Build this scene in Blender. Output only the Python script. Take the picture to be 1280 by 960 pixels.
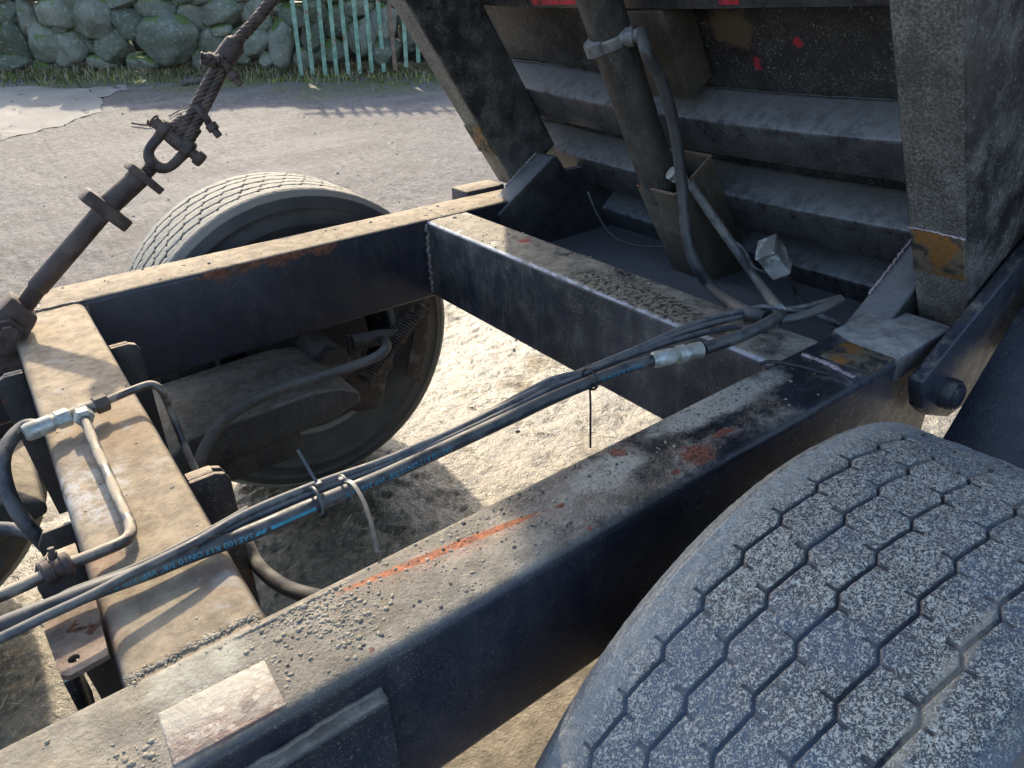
import bpy, bmesh, math, random
import numpy as np
from mathutils import Vector, Matrix, noise as mnoise

# ------------------------------------------------------------------ camera, sky, sun, exposure
scene = bpy.context.scene
for o in list(bpy.data.objects): bpy.data.objects.remove(o)
YAW, PITCH, ROLL, FPX = 0.624980527, 0.513356406, -0.0392960979, 884.79367
CAM = np.array([0.0, 0.0, 1.577])
_f = np.array([math.sin(YAW)*math.cos(PITCH), math.cos(YAW)*math.cos(PITCH), -math.sin(PITCH)])
_r = np.cross(_f, [0, 0, 1]); _r /= np.linalg.norm(_r); _u = np.cross(_r, _f)
_r, _u = _r*math.cos(ROLL)+_u*math.sin(ROLL), -_r*math.sin(ROLL)+_u*math.cos(ROLL)
cam_d = bpy.data.cameras.new('camera'); cam = bpy.data.objects.new('camera', cam_d)
scene.collection.objects.link(cam); scene.camera = cam
cam_d.sensor_width = 36; cam_d.lens = FPX/1280*36; cam_d.clip_start = 0.02; cam_d.clip_end = 2000
cam.matrix_world = Matrix(((_r[0], _u[0], -_f[0], CAM[0]), (_r[1], _u[1], -_f[1], CAM[1]), (_r[2], _u[2], -_f[2], CAM[2]), (0, 0, 0, 1)))

SUN_AZ, SUN_EL = math.radians(17), math.radians(32)      # azimuth from +Y towards +X
world = bpy.data.worlds.new('World'); scene.world = world; world.use_nodes = True
wn = world.node_tree.nodes; wn.clear()
sky = wn.new('ShaderNodeTexSky'); sky.sky_type = 'NISHITA'; sky.sun_disc = False
sky.sun_elevation = SUN_EL; sky.sun_rotation = SUN_AZ; sky.air_density = 1.0; sky.dust_density = 2.5
bg = wn.new('ShaderNodeBackground'); bg.inputs['Strength'].default_value = 0.15
wo = wn.new('ShaderNodeOutputWorld')
world.node_tree.links.new(sky.outputs[0], bg.inputs[0]); world.node_tree.links.new(bg.outputs[0], wo.inputs[0])
sun_d = bpy.data.lights.new('sun', 'SUN'); sun_d.energy = 2.7; sun_d.angle = math.radians(1.5); sun_d.color = (1.0, 0.86, 0.64)
sun = bpy.data.objects.new('sun', sun_d); scene.collection.objects.link(sun)
sd = Vector((math.sin(SUN_AZ)*math.cos(SUN_EL), math.cos(SUN_AZ)*math.cos(SUN_EL), math.sin(SUN_EL)))
sun.rotation_euler = sd.to_track_quat('Z', 'Y').to_euler(); sun.location = (4, 9, 8)
scene.view_settings.view_transform = 'Standard'; scene.view_settings.look = 'None'
scene.view_settings.exposure = 1.5; scene.view_settings.gamma = 1.0

scene.cycles.max_bounces = 6; scene.cycles.diffuse_bounces = 3; scene.cycles.glossy_bounces = 3
# ------------------------------------------------------------------ surveying helpers (points on real planes)
def ray(x, y): return (x-640)/FPX*_r-(y-480)/FPX*_u+_f
def at_y(x, y, Y): d = ray(x, y); return CAM+d*(Y/d[1])
def at_z(x, y, Z): d = ray(x, y); return CAM+d*((Z-CAM[2])/d[2])
def ground_slope(Y):
    t = np.maximum(0.0, np.asarray(Y, float)-2.7); return 0.12*t*t/(t+0.6)
def at_ground(x, y):
    d = ray(x, y); lo, hi = 0.1, 60.0
    for _ in range(60):
        m = (lo+hi)/2; p = CAM+d*m
        if p[2] > ground_slope(p[1]): lo = m
        else: hi = m
    return CAM+d*lo
RT, RB = 0.9615, 0.709                     # rail top and underside
TA = math.radians(58); TN = np.array([math.sin(TA), 0, math.cos(TA)]); TT = np.array([-math.cos(TA), 0, math.sin(TA)])
def tb(D, Y, A): p = np.array([1.44, 0, 1.0])+TN*D+TT*A; return np.array([p[0], Y, p[2]])   # tipped body frame

# ------------------------------------------------------------------ geometry helpers
rng = random.Random(7); nrng = np.random.RandomState(3)
class G:
    def __init__(s): s.v = []; s.f = []
    def add(s, v, f):
        k = len(s.v); s.v += [tuple(map(float, p)) for p in v]; s.f += [tuple(i+k for i in q) for q in f]; return s
    def bm(s, b):
        b.verts.ensure_lookup_table(); b.verts.index_update()
        s.add([v.co[:] for v in b.verts], [[v.index for v in f.verts] for f in b.faces]); b.free(); return s
    def box(s, a, b, bev=0.003, seg=2, M=None):
        bm = bmesh.new(); bmesh.ops.create_cube(bm, size=1)
        a = np.array(a, float); b = np.array(b, float)
        for v in bm.verts: v.co = Vector(((a+b)/2+(b-a)*np.array(v.co)))
        if bev: bmesh.ops.bevel(bm, geom=bm.edges[:], offset=bev, segments=seg, affect='EDGES', profile=0.5)
        if M is not None: bmesh.ops.transform(bm, matrix=M, verts=bm.verts[:])
        return s.bm(bm)
    def prism(s, pts, o, u, v, w, h, bev=0.0, seg=2):
        """polygon pts (a,b) -> o+a*u+b*v, extruded by w*h"""
        bm = bmesh.new(); o, u, v, w = (np.array(k, float) for k in (o, u, v, w))
        vs = [bm.verts.new(o+a*u+b*v) for a, b in pts]; f = bm.faces.new(vs)
        r = bmesh.ops.extrude_face_region(bm, geom=[f])
        nv = [e for e in r['geom'] if isinstance(e, bmesh.types.BMVert)]
        bmesh.ops.translate(bm, vec=Vector(w*h), verts=nv)
        bmesh.ops.recalc_face_normals(bm, faces=bm.faces[:])
        if bev: bmesh.ops.bevel(bm, geom=bm.edges[:], offset=bev, segments=seg, affect='EDGES', profile=0.5)
        return s.bm(bm)
    def sweep(s, pts, r, n=12, sub=8, smooth=True, cap=True, wob=0.0):
        P = np.array(pts, float); R = np.full(len(P), r, float) if np.isscalar(r) else np.array(r, float)
        if smooth and len(P) > 2: P, R = spline(P, R, sub)
        T = np.gradient(P, axis=0); T /= np.linalg.norm(T, axis=1)[:, None]
        up = np.array([0, 0, 1.0]) if abs(T[0][2]) < .9 else np.array([1.0, 0, 0])
        A = np.cross(T[0], up); A /= np.linalg.norm(A); rings = []
        for i in range(len(P)):
            A = A-T[i]*(A@T[i]); A /= np.linalg.norm(A); B = np.cross(T[i], A)
            rr = R[i]*(1+wob*(rng.random()-.5))
            for k in range(n):
                a = 2*math.pi*k/n; rings.append(P[i]+rr*(math.cos(a)*A+math.sin(a)*B))
        F = []
        for i in range(len(P)-1):
            for k in range(n): F.append((i*n+k, i*n+(k+1) % n, (i+1)*n+(k+1) % n, (i+1)*n+k))
        if cap: F.append(tuple(range(n))[::-1]); F.append(tuple(range((len(P)-1)*n, len(P)*n)))
        return s.add(rings, F)
    def turned(s, o, axis, prof, n=24):
        """profile [(distance along axis, radius)]"""
        o = np.array(o, float); w = np.array(axis, float); w /= np.linalg.norm(w)
        a = np.cross(w, [0, 0, 1.0] if abs(w[2]) < .9 else [1.0, 0, 0]); a /= np.linalg.norm(a); b = np.cross(w, a)
        V = [o+w*d+r*(math.cos(2*math.pi*k/n)*a+math.sin(2*math.pi*k/n)*b) for d, r in prof for k in range(n)]
        F = [(i*n+k, i*n+(k+1) % n, (i+1)*n+(k+1) % n, (i+1)*n+k) for i in range(len(prof)-1) for k in range(n)]
        F.append(tuple(range(n))[::-1]); F.append(tuple(range((len(prof)-1)*n, len(prof)*n)))
        return s.add(V, F)
    def helix(s, o, axis, L, R, r, turns, n=8, per=18, ph=0.0):
        o = np.array(o, float); w = np.array(axis, float); w /= np.linalg.norm(w)
        a = np.cross(w, [0, 0, 1.0] if abs(w[2]) < .9 else [1.0, 0, 0]); a /= np.linalg.norm(a); b = np.cross(w, a)
        m = int(turns*per); t = np.linspace(0, 1, m+1)
        P = [o+w*L*k+R*(math.cos(2*math.pi*turns*k+ph)*a+math.sin(2*math.pi*turns*k+ph)*b) for k in t]
        return s.sweep(P, r, n=n, smooth=False)
def spline(P, R, sub):
    out, ro = [], []
    Q = np.vstack([2*P[0]-P[1], P, 2*P[-1]-P[-2]])
    for i in range(1, len(Q)-2):
        p0, p1, p2, p3 = Q[i-1:i+3]
        for k in range(sub):
            t = k/sub
            out.append(.5*((2*p1)+(-p0+p2)*t+(2*p0-5*p1+4*p2-p3)*t*t+(-p0+3*p1-3*p2+p3)*t**3)); ro.append(R[i-1]*(1-t)+R[i]*t)
    out.append(P[-1]); ro.append(R[-1]); return np.array(out), np.array(ro)

ORG = {}
def quick_mesh(name, V, F):
    V = np.asarray(V, np.float32); F = np.asarray(F, np.int32); me = bpy.data.meshes.new(name); k = F.shape[1]
    me.vertices.add(len(V)); me.vertices.foreach_set('co', V.ravel()); me.loops.add(F.size); me.loops.foreach_set('vertex_index', F.ravel())
    me.polygons.add(len(F)); me.polygons.foreach_set('loop_start', np.arange(0, F.size, k, dtype=np.int32)); me.update(calc_edges=True); me.shade_smooth(); return me
def build(name, g, mat, parent=None, sharp=35, origin=None, kind=None):
    V = np.array(g.v); c = (V.min(0)+V.max(0))/2 if origin is None else np.array(origin, float)
    me = bpy.data.meshes.new(name); me.from_pydata((V-c).tolist(), [], g.f); me.update()
    me.shade_smooth()
    if sharp: me.set_sharp_from_angle(angle=math.radians(sharp))
    me.materials.append(mat)
    o = bpy.data.objects.new(name, me); scene.collection.objects.link(o); ORG[o] = c
    o.location = c
    if parent: o.parent = parent; o.location = c-ORG[parent]
    if kind: o['kind'] = kind
    return o
def thing(name, loc, label, cat, group=None):
    o = bpy.data.objects.new(name, None); scene.collection.objects.link(o); o.location = loc; o.empty_display_size = .1
    ORG[o] = np.array(loc, float); return tag(o, label, cat, group)
def tag(o, label, cat, group=None):
    o['label'] = label; o['category'] = cat
    if group: o['group'] = group
    return o
def structure(o): o['kind'] = 'structure'; return o

# ------------------------------------------------------------------ material helpers
class M:
    def __init__(s, name):
        s.m = bpy.data.materials.new(name); s.m.use_nodes = True; s.t = s.m.node_tree; s.n = s.t.nodes
        s.b = s.n['Principled BSDF']; s.geo = s.n.new('ShaderNodeNewGeometry'); s.P = s.geo.outputs['Position']; s.N = s.geo.outputs['Normal']
        s.h = []
    def L(s, a, b):
        if hasattr(a, 'is_linked') or isinstance(a, bpy.types.NodeSocket): s.t.links.new(a, b)
        else:
            if b.type == 'RGBA' and len(a) == 3: a = (*a, 1)
            b.default_value = a
    def noise(s, scale, detail=4, rough=.55, dist=0.0, vec=None, col=False, off=None):
        n = s.n.new('ShaderNodeTexNoise'); v = vec or s.P
        if off:
            mp = s.n.new('ShaderNodeMapping'); mp.inputs['Location'].default_value = off; s.L(v, mp.inputs[0]); v = mp.outputs[0]
        s.L(v, n.inputs['Vector']); n.inputs['Scale'].default_value = scale; n.inputs['Detail'].default_value = detail
        n.inputs['Roughness'].default_value = rough; n.inputs['Distortion'].default_value = dist
        return n.outputs['Color' if col else 'Fac']
    def voro(s, scale, feat='F1', vec=None, out='Distance', rand=1.0):
        n = s.n.new('ShaderNodeTexVoronoi'); n.feature = feat; s.L(vec or s.P, n.inputs['Vector']); n.inputs['Scale'].default_value = scale
        n.inputs['Randomness'].default_value = rand; return n.outputs[out]
    def rng(s, x, a, b, c=0.0, d=1.0, smooth=True):
        n = s.n.new('ShaderNodeMapRange'); n.interpolation_type = 'SMOOTHSTEP' if smooth else 'LINEAR'
        s.L(x, n.inputs[0])
        for i, k in enumerate((a, b, c, d)): s.L(k, n.inputs[i+1])
        return n.outputs[0]
    def math(s, op, a, b=None, clamp=False):
        n = s.n.new('ShaderNodeMath'); n.operation = op; n.use_clamp = clamp; s.L(a, n.inputs[0])
        if b is not None: s.L(b, n.inputs[1])
        return n.outputs[0]
    def mul(s, a, b): return s.math('MULTIPLY', a, b)
    def add(s, a, b): return s.math('ADD', a, b)
    def mix(s, f, a, b):
        n = s.n.new('ShaderNodeMix'); n.data_type = 'RGBA'; s.L(f, n.inputs[0]); s.L(a, n.inputs[6]); s.L(b, n.inputs[7]); return n.outputs[2]
    def mixf(s, f, a, b):
        n = s.n.new('ShaderNodeMix'); n.data_type = 'FLOAT'; s.L(f, n.inputs[0]); s.L(a, n.inputs[2]); s.L(b, n.inputs[3]); return n.outputs[0]
    def xyz(s, v=None):
        n = s.n.new('ShaderNodeSeparateXYZ'); s.L(v or s.P, n.inputs[0]); return n.outputs
    def space(s, loc, rot=(0, 0, 0), scale=(1, 1, 1)):
        """position in a local frame: subtract loc, rotate back, divide by scale"""
        n = s.n.new('ShaderNodeMapping'); n.vector_type = 'TEXTURE'; s.L(s.P, n.inputs[0])
        n.inputs['Location'].default_value = loc; n.inputs['Rotation'].default_value = rot; n.inputs['Scale'].default_value = scale
        return n.outputs[0]
    def stretch(s, sc):
        n = s.n.new('ShaderNodeMapping'); s.L(s.P, n.inputs[0]); n.inputs['Scale'].default_value = sc; return n.outputs[0]
    def patch(s, loc, scale, rot=(0, 0, 0), nz=40, amp=.8, soft=.25):
        """a worn mark with a ragged outline: ellipsoid in a local frame"""
        v = s.space(loc, rot, scale); ln = s.n.new('ShaderNodeVectorMath'); ln.operation = 'LENGTH'; s.L(v, ln.inputs[0])
        d = s.add(ln.outputs['Value'], s.mul(s.add(s.noise(nz, 5, .65), -.5), amp*2))
        return s.rng(d, 1-soft, 1+soft, 1.0, 0.0)
    def bump(s, h, dist, strength=1.0):
        n = s.n.new('ShaderNodeBump'); n.inputs['Distance'].default_value = dist; n.inputs['Strength'].default_value = strength
        s.L(h, n.inputs['Height'])
        if s.h: s.L(s.h[-1], n.inputs['Normal'])
        s.h.append(n.outputs[0]); return n.outputs[0]
    def done(s, col, rough, metal=0.0, spec=.5, coat=0.0):
        s.L(col, s.b.inputs['Base Color']); s.L(rough, s.b.inputs['Roughness']); s.L(metal, s.b.inputs['Metallic'])
        s.L(spec, s.b.inputs['Specular IOR Level']); s.b.inputs['Coat Weight'].default_value = coat
        if s.h: s.L(s.h[-1], s.b.inputs['Normal'])
        return s.m

def painted(name, paint, dust=(.30, .255, .19), lo=.35, hi=.6, side=.12, rust=.66, rough=.34, speck=.5, extra=None, gx=None, grit=1.0, upmin=.55, streak=1.0, ss=300, dv=1.0):
    """old dark paint: dust lies on upward faces, chips rust, grit speckles, rain streaks on the sides"""
    m = M(name); big = m.noise(2.3, 3); mid = m.noise(15, 5, .62); fine = m.noise(ss*.45, 4, .65); vf = m.noise(ss, 2, .6)
    nz = m.xyz(m.N)[2]; up = m.rng(nz, upmin, .93)
    d = m.add(m.mul(mid, .7), m.mul(big, .3))
    if gx:
        x = m.xyz()[0]; d = m.add(d, m.rng(x, gx[0], gx[1], gx[2], gx[3]))
    if True: d = m.add(d, m.mul(m.add(fine, -.5), .22))
    top = m.mul(m.rng(d, lo, hi), up)
    sv = m.stretch((7, 7, 1.2)); stv = m.noise(6, 5, .6, vec=sv)
    sidem = m.mul(m.add(m.rng(m.add(m.mul(mid, .5+.5*(1-streak)), m.mul(stv, .5*streak)), .42, .66, 0, 1), m.rng(big, .45, .7, 0, .5)), side)
    dm = m.math('MAXIMUM', top, sidem)
    dn = m.noise(33, 5, .7); pv = m.mix(m.rng(big, .35, .7), paint, tuple(min(1, c*2.1+.004) for c in paint))
    dcol = m.mix(m.rng(dn, .3, .7), tuple(c*(1-.38*dv) for c in dust), tuple(min(1, c*(1+.22*dv)) for c in dust))
    col = m.mix(dm, pv, dcol)
    sp = m.rng(vf, .60, .68); sp = m.mul(sp, m.mul(m.rng(mid, .35, .6, .25, 1), speck)); col = m.mix(sp, col, tuple(min(1, c*1.5) for c in dust))
    rn = m.noise(7.5, 6, .68, off=(3, 1, 2)); rm = m.rng(rn, rust, rust+.025)
    rc = m.mix(m.rng(fine, .35, .65), (.05, .02, .012), (.19, .07, .032)); col = m.mix(rm, col, rc)
    att = m.n.new('ShaderNodeAttribute'); att.attribute_name = 'edge'; em = m.mul(att.outputs['Fac'], m.rng(dn, .36, .6, .15, .85)); col = m.mix(em, col, tuple(min(1, c*1.35) for c in dust))
    ro = m.mixf(dm, m.rng(dn, .3, .7, rough*.75, rough*1.45), .92); ro = m.math('MAXIMUM', ro, m.mul(rm, .85))
    h = m.add(m.mul(fine, m.add(m.mul(dm, .8), .2)), m.mul(vf, .25)); h = m.add(h, m.mul(rm, -.4))
    m.bump(m.mul(mid, dm), .003*grit, .5); m.bump(h, .0022*grit, .8)
    if extra:
        for mask, c, r2 in extra(m): col = m.mix(mask, col, c); ro = m.mixf(mask, ro, r2)
    return m.done(col, ro)

def simple(name, col, rough, metal=0.0, var=.35, sc=40, dirt=None, dirtamt=.5, bump=.0006, bsc=200, spec=.5):
    m = M(name); n1 = m.noise(sc, 6, .65); c = m.mix(m.rng(n1, .3, .7), tuple(k*(1-var) for k in col), tuple(min(1, k*(1+var)) for k in col))
    if dirt:
        dm = m.mul(m.rng(m.add(m.noise(sc*.45, 6, .6, off=(5, 2, 1)), m.mul(m.rng(m.xyz(m.N)[2], 0, 1), .18)), .5, .68), dirtamt); c = m.mix(dm, c, dirt)
        ro = m.mixf(dm, m.rng(n1, .3, .7, rough*.8, min(1, rough*1.2)), .9); me = m.mixf(dm, metal, 0.0)
    else: ro = m.rng(n1, .3, .7, rough*.8, min(1, rough*1.2)); me = metal
    m.bump(m.noise(bsc, 4), bump, .8)
    return m.done(c, ro, me, spec)
NAVY = (.010, .013, .022); BLACK = (.012, .012, .013)
DUST = (.28, .23, .165)

# ------------------------------------------------------------------ materials
def seg_patch(m, p, q, z, w, nz=55, amp=.5, soft=.3):
    a = at_z(*p, z); b = at_z(*q, z); c = (a+b)/2; d = b-a
    return m.patch(tuple(c), (np.linalg.norm(d)/2, w, .05), (0, 0, math.atan2(d[1], d[0])), nz, amp, soft)
def spot(m, p, r, z=RT, nz=70, amp=.6, soft=.3):
    c = at_z(*p, z); return m.patch(tuple(c), (r[0], r[1], .05), (0, 0, 0), nz, amp, soft)
def rail_near_extra(m):
    fine = m.noise(190, 4, .6)
    rust1 = m.mix(m.rng(m.noise(110, 4), .35, .65), (.13, .030, .010), (.31, .082, .020))
    clean = m.mul(m.rng(m.noise(18, 8, .68, off=(1, 7, 3)), .44, .58), m.mul(m.rng(m.xyz()[0], .30, .75), m.rng(m.xyz()[0], 1.02, 1.12, 1, 0)))
    yield m.mul(clean, m.rng(fine, .3, .55, .2, .9)), (.013, .014, .016), .32
    pale = m.math('MAXIMUM', spot(m, (760, 588), (.07, .03), nz=45), spot(m, (900, 500), (.16, .035), nz=30))
    pale = m.math('MAXIMUM', pale, spot(m, (245, 840), (.05, .035), nz=45))
    yield m.mul(pale, m.rng(fine, .3, .5)), (.30, .30, .26), .9
    damp = m.math('MAXIMUM', spot(m, (350, 745), (.03, .02), nz=90), spot(m, (610, 640), (.12, .03), nz=60))
    yield m.mul(damp, m.rng(fine, .42, .5, 0, .8)), (.05, .045, .04), .6
    halo = seg_patch(m, (425, 745), (660, 650), RT, .015, 60, .9, .5)
    yield m.mul(halo, m.rng(fine, .4, .55, 0, .55)), (.35, .20, .155), .8
    for p, r in (((872, 568), (.030, .022)), ((772, 566), (.012, .012)), ((905, 540), (.022, .008)), ((845, 590), (.008, .006)), ((700, 632), (.008, .005)), ((465, 812), (.003, .003)), ((738, 660), (.004, .003))):
        yield spot(m, p, r, nz=80, amp=.9), m.mix(m.rng(m.noise(150, 3), .4, .6), (.07, .024, .016), (.20, .06, .035)), .8
    up_ = m.rng(m.xyz(m.N)[2], .5, .9); yield m.mul(m.mul(m.rng(m.noise(6.5, 6, .7, off=(8, 2, 5)), .48, .62, 0, .7), m.rng(fine, .3, .6, .5, 1)), up_), (.062, .052, .043), .62
    yield m.mul(m.mul(m.rng(m.noise(11, 5, .7, off=(2, 9, 5)), .55, .66, 0, .6), up_), m.rng(m.xyz()[0], .1, .5, 1, .2)), (.15, .095, .06), .85
    wet = m.mul(m.rng(m.xyz()[0], -.35, .12, 1, 0), m.mul(m.rng(m.noise(9, 5), .45, .6), m.rng(m.xyz(m.N)[2], .6, .95)))
    yield m.mul(wet, .5), (.38, .31, .20), .9
    yield seg_patch(m, (430, 738), (675, 640), RT, .0068, 40, .22, .2), rust1, .72
MAT = {}
MAT['rail'] = painted('near_rail_paint', NAVY, (.235, .215, .18), .36, .58, side=.07, rust=.74, rough=.27, speck=.4, ss=420, extra=rail_near_extra, gx=(.2, 1.0, .14, -.12))
def rail_far_extra(m):
    z = m.xyz()[2]; x = m.xyz()[0]
    v = m.space((0, 0, 0), (0, 0, 0), (1, 1, 1)); n = m.noise(16, 8, .7, off=(4, 4, 4))
    edge = m.rng(z, RT-.055, RT-.008); band = m.mul(m.rng(x, .25, .45), m.rng(x, .72, .82, 1, 0))
    mask = m.rng(m.add(m.mul(n, .9), m.mul(edge, m.mul(band, .27))), .60, .62)
    mask = m.mul(mask, m.mul(edge, m.rng(m.xyz(m.N)[1], -.5, -.9)))
    yield mask, m.mix(m.rng(m.noise(90, 5), .35, .65), (.07, .028, .017), (.20, .075, .04)), .85
MAT['rail_far'] = painted('far_rail_paint', (.008, .010, .018), DUST, .22, .42, side=.05, rust=.70, rough=.36, speck=.15, extra=rail_far_extra)
def cross_front_extra(m):
    fine = m.noise(150, 4)
    for p, q, w in (((90, 800), (150, 770), .05), ((85, 700), (130, 720), .04), ((250, 735), (300, 700), .03)):
        yield m.mul(seg_patch(m, p, q, RT, w, 35, .7, .5), m.rng(fine, .3, .6, 0, .6)), (.24, .125, .085), .85
    yield m.mul(spot(m, (110, 600), (.05, .12), nz=20), m.rng(m.noise(60, 6, .7), .4, .6, 0, .8)), (.36, .35, .345), .7
    yield m.mul(spot(m, (130, 540), (.08, .10), nz=25), .45), (.20, .125, .065), .9
    yield m.mul(m.rng(m.noise(7, 6, .7, off=(8, 2, 5)), .48, .64, 0, .65), m.rng(fine, .3, .6, .5, 1)), (.135, .095, .06), .85
    yield m.mul(m.rng(m.noise(14, 6, .7, off=(1, 6, 5)), .56, .66, 0, .6), m.rng(m.xyz(m.N)[2], .5, .9)), (.30, .285, .26), .8
MAT['cross_front'] = painted('front_crossmember_paint', (.012, .014, .02), (.285, .23, .16), .18, .36, side=.12, rust=.71, rough=.4, speck=.35, extra=cross_front_extra, upmin=.35, grit=.6)
def cross_rear_extra(m):
    fine = m.noise(150, 4); nx = m.xyz(m.N)[0]; nzv = m.xyz(m.N)[2]
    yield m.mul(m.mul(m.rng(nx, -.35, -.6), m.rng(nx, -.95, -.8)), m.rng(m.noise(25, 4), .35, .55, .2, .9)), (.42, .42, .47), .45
    yield m.mul(spot(m, (800, 370), (.05, .22), nz=28), m.rng(nzv, .5, .9)), m.mix(m.rng(m.noise(75, 6, .72), .44, .54), (.016, .016, .015), (.23, .205, .15)), .7
    for p, r in (((832, 405), .010), ((925, 448), .012), ((905, 440), .02), ((880, 430), .014), ((655, 300), .02)):
        yield spot(m, p, (r, r*.7), nz=80, amp=.9), (.34, .06, .045), .75
    stv = m.noise(5, 5, .6, vec=m.stretch((2, 3, .8)))
    yield m.mul(m.rng(stv, .52, .72, 0, .3), m.rng(nx, -.7, -.95)), (.20, .19, .18), .8
    yield m.mul(m.rng(stv, .46, .30, 0, .45), m.rng(nx, -.7, -.95)), (.006, .006, .008), .35
MAT['cross_rear'] = painted('rear_crossmember_paint', (.022, .024, .03), (.27, .24, .19), .30, .5, side=.16, rust=.73, rough=.35, speck=.6, extra=cross_rear_extra, grit=1.2, streak=.3)
MAT['plain'] = painted('bracket_paint', (.014, .013, .014), (.36, .29, .21), .25, .45, side=.10, rust=.62, rough=.45, speck=.3)
MAT['rusty'] = painted('rusty_plate', (.085, .052, .038), (.27, .20, .15), .2, .5, side=.25, rust=.60, rough=.7, speck=.3)
MAT['body'] = painted('body_paint', (.015, .015, .016), (.155, .160, .170), -.8, .85, side=.10, rust=.80, rough=.30, speck=.85, upmin=.35, grit=.9, streak=0, ss=260, dv=.25)
MAT['floor_sheet'] = painted('body_floor_paint', (.011, .011, .012), (.19, .18, .165), .3, .7, side=.12, rust=.72, rough=.38, speck=.9, grit=1.1, ss=190,
    extra=lambda m: [(m.patch(tuple(tb(.31, 1.0, .33)), (.012, .011, .012), nz=90, amp=1.2), (.40, .03, .05), .6), (m.patch(tuple(tb(.31, 1.12, .27)), (.016, .010, .016), nz=70, amp=1.6), (.30, .03, .04), .6), (m.patch(tuple(tb(.31, 1.17, .36)), (.05, .06, .05), nz=40, amp=.8), (.10, .07, .045), .7)])
def beam_extra(m):
    nx = m.xyz(m.N)[0]
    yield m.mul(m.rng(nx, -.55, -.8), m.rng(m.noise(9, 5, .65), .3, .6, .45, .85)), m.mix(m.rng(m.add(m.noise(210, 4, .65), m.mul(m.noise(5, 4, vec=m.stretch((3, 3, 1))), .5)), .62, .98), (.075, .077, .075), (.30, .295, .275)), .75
MAT['beam'] = painted('body_beam_paint', (.016, .016, .017), (.17, .165, .155), .3, .6, side=.5, rust=.74, rough=.40, speck=.9, extra=beam_extra, grit=1.4, streak=.35, ss=230)
MAT['endcap'] = painted('rail_end_paint', (.022, .023, .027), (.29, .285, .265), .2, .5, side=.28, rust=.78, rough=.4, speck=.5, grit=1.3, ss=300)
MAT['cylbody'] = painted('cylinder_paint', (.036, .034, .032), (.16, .15, .135), .3, .7, side=.45, rust=.68, rough=.5, speck=.7, grit=1.5, ss=220)
MAT['pocket'] = painted('pocket_paint', (.042, .035, .027), (.15, .13, .10), .3, .7, side=.4, rust=.64, rough=.5, speck=.7, grit=1.4, ss=220)
def wear():
    m = M('bare_rust_wear'); n = m.noise(28, 6, .65); n2 = m.noise(90, 5)
    c = m.mix(m.rng(n, .42, .56), (.03, .035, .032), (.16, .13, .09)); c = m.mix(m.rng(m.noise(16, 5, off=(2, 2, 2)), .5, .62), c, (.24, .115, .03))
    c = m.mix(m.rng(n2, .5, .65, 0, .6), c, (.07, .06, .05)); m.bump(n2, .002, .7); return m.done(c, m.rng(n2, .3, .7, .45, .85), .25)
MAT['wear'] = wear()
def worn_plate():
    m = M('worn_pale_plate'); n = m.noise(20, 7, .65, vec=m.stretch((1, 2.4, 1))); y = m.xyz()[1]
    c = m.mix(m.rng(y, .515, .575), (.14, .09, .075), (.26, .25, .22)); c = m.mix(m.rng(n, .42, .6, 0, .7), c, (.33, .31, .27))
    c = m.mix(m.rng(m.noise(120, 5), .56, .64, 0, .5), c, (.42, .39, .34)); c = m.mix(m.rng(m.noise(40, 6, off=(3, 3, 3)), .58, .66, 0, .8), c, (.12, .095, .085))
    c = m.mix(m.rng(m.noise(9, 6, .7, off=(5, 5, 2)), .5, .62, 0, .75), c, (.20, .18, .15))
    m.bump(m.noise(90, 6, .65), .003, .8); return m.done(c, m.rng(n, .3, .7, .5, .8), .1)
MAT['worn'] = worn_plate()
MAT['weld'] = simple('weld_metal', (.16, .14, .13), .6, 0.2, .4, 60, dirt=(.30, .25, .18), bump=.001)
MAT['weld_pale'] = simple('pale_weld', (.34, .28, .29), .55, 0.15, .35, 50, bump=.0015)
MAT['rubber'] = simple('hose_rubber', (.028, .031, .037), .42, 0, .3, 60, dirt=(.16, .155, .145), dirtamt=.45, bump=.0003)
MAT['rubber_dusty'] = simple('dusty_rubber', (.085, .08, .074), .6, 0, .25, 18, dirt=(.20, .185, .155), dirtamt=.6, bump=.0008)
MAT['hose_old'] = simple('old_hose', (.05, .052, .056), .45, 0, .25, 25, dirt=(.13, .12, .11), dirtamt=.6, bump=.0006)
MAT['wire'] = simple('cable_sheath', (.045, .05, .058), .5, 0, .3, 70, dirt=(.2, .19, .18), dirtamt=.6, bump=.0003)
MAT['pipe'] = simple('steel_pipe', (.085, .082, .082), .42, .55, .4, 45, dirt=(.36, .31, .24), dirtamt=.8, bump=.0008)
MAT['pipe_grey'] = simple('grey_pipe', (.17, .175, .18), .5, .3, .35, 60, dirt=(.28, .27, .24), dirtamt=.6, bump=.0012)
MAT['zinc'] = simple('zinc_fitting', (.40, .43, .42), .42, .6, .35, 45, dirt=(.30, .28, .22), dirtamt=.6, bump=.0008)
MAT['rust_steel'] = simple('brown_rusted_steel', (.060, .042, .038), .62, .25, .45, 35, dirt=(.13, .105, .085), dirtamt=.6, bump=.0012, bsc=140)
MAT['rope'] = simple('wire_rope_strand', (.062, .047, .039), .5, .45, .45, 70, dirt=(.15, .11, .085), dirtamt=.6, bump=.0006, bsc=500)
MAT['box_white'] = simple('chalky_plastic', (.66, .68, .66), .7, 0, .2, 30, dirt=(.12, .12, .11), dirtamt=.9, bump=.001)
MAT['chrome'] = simple('cylinder_rod', (.35, .34, .33), .25, .9, .3, 30, dirt=(.12, .10, .08))
MAT['brake'] = simple('brake_casting', (.05, .038, .032), .75, .1, .5, 40, dirt=(.16, .14, .12), dirtamt=.8, bump=.0015, bsc=120)
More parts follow.
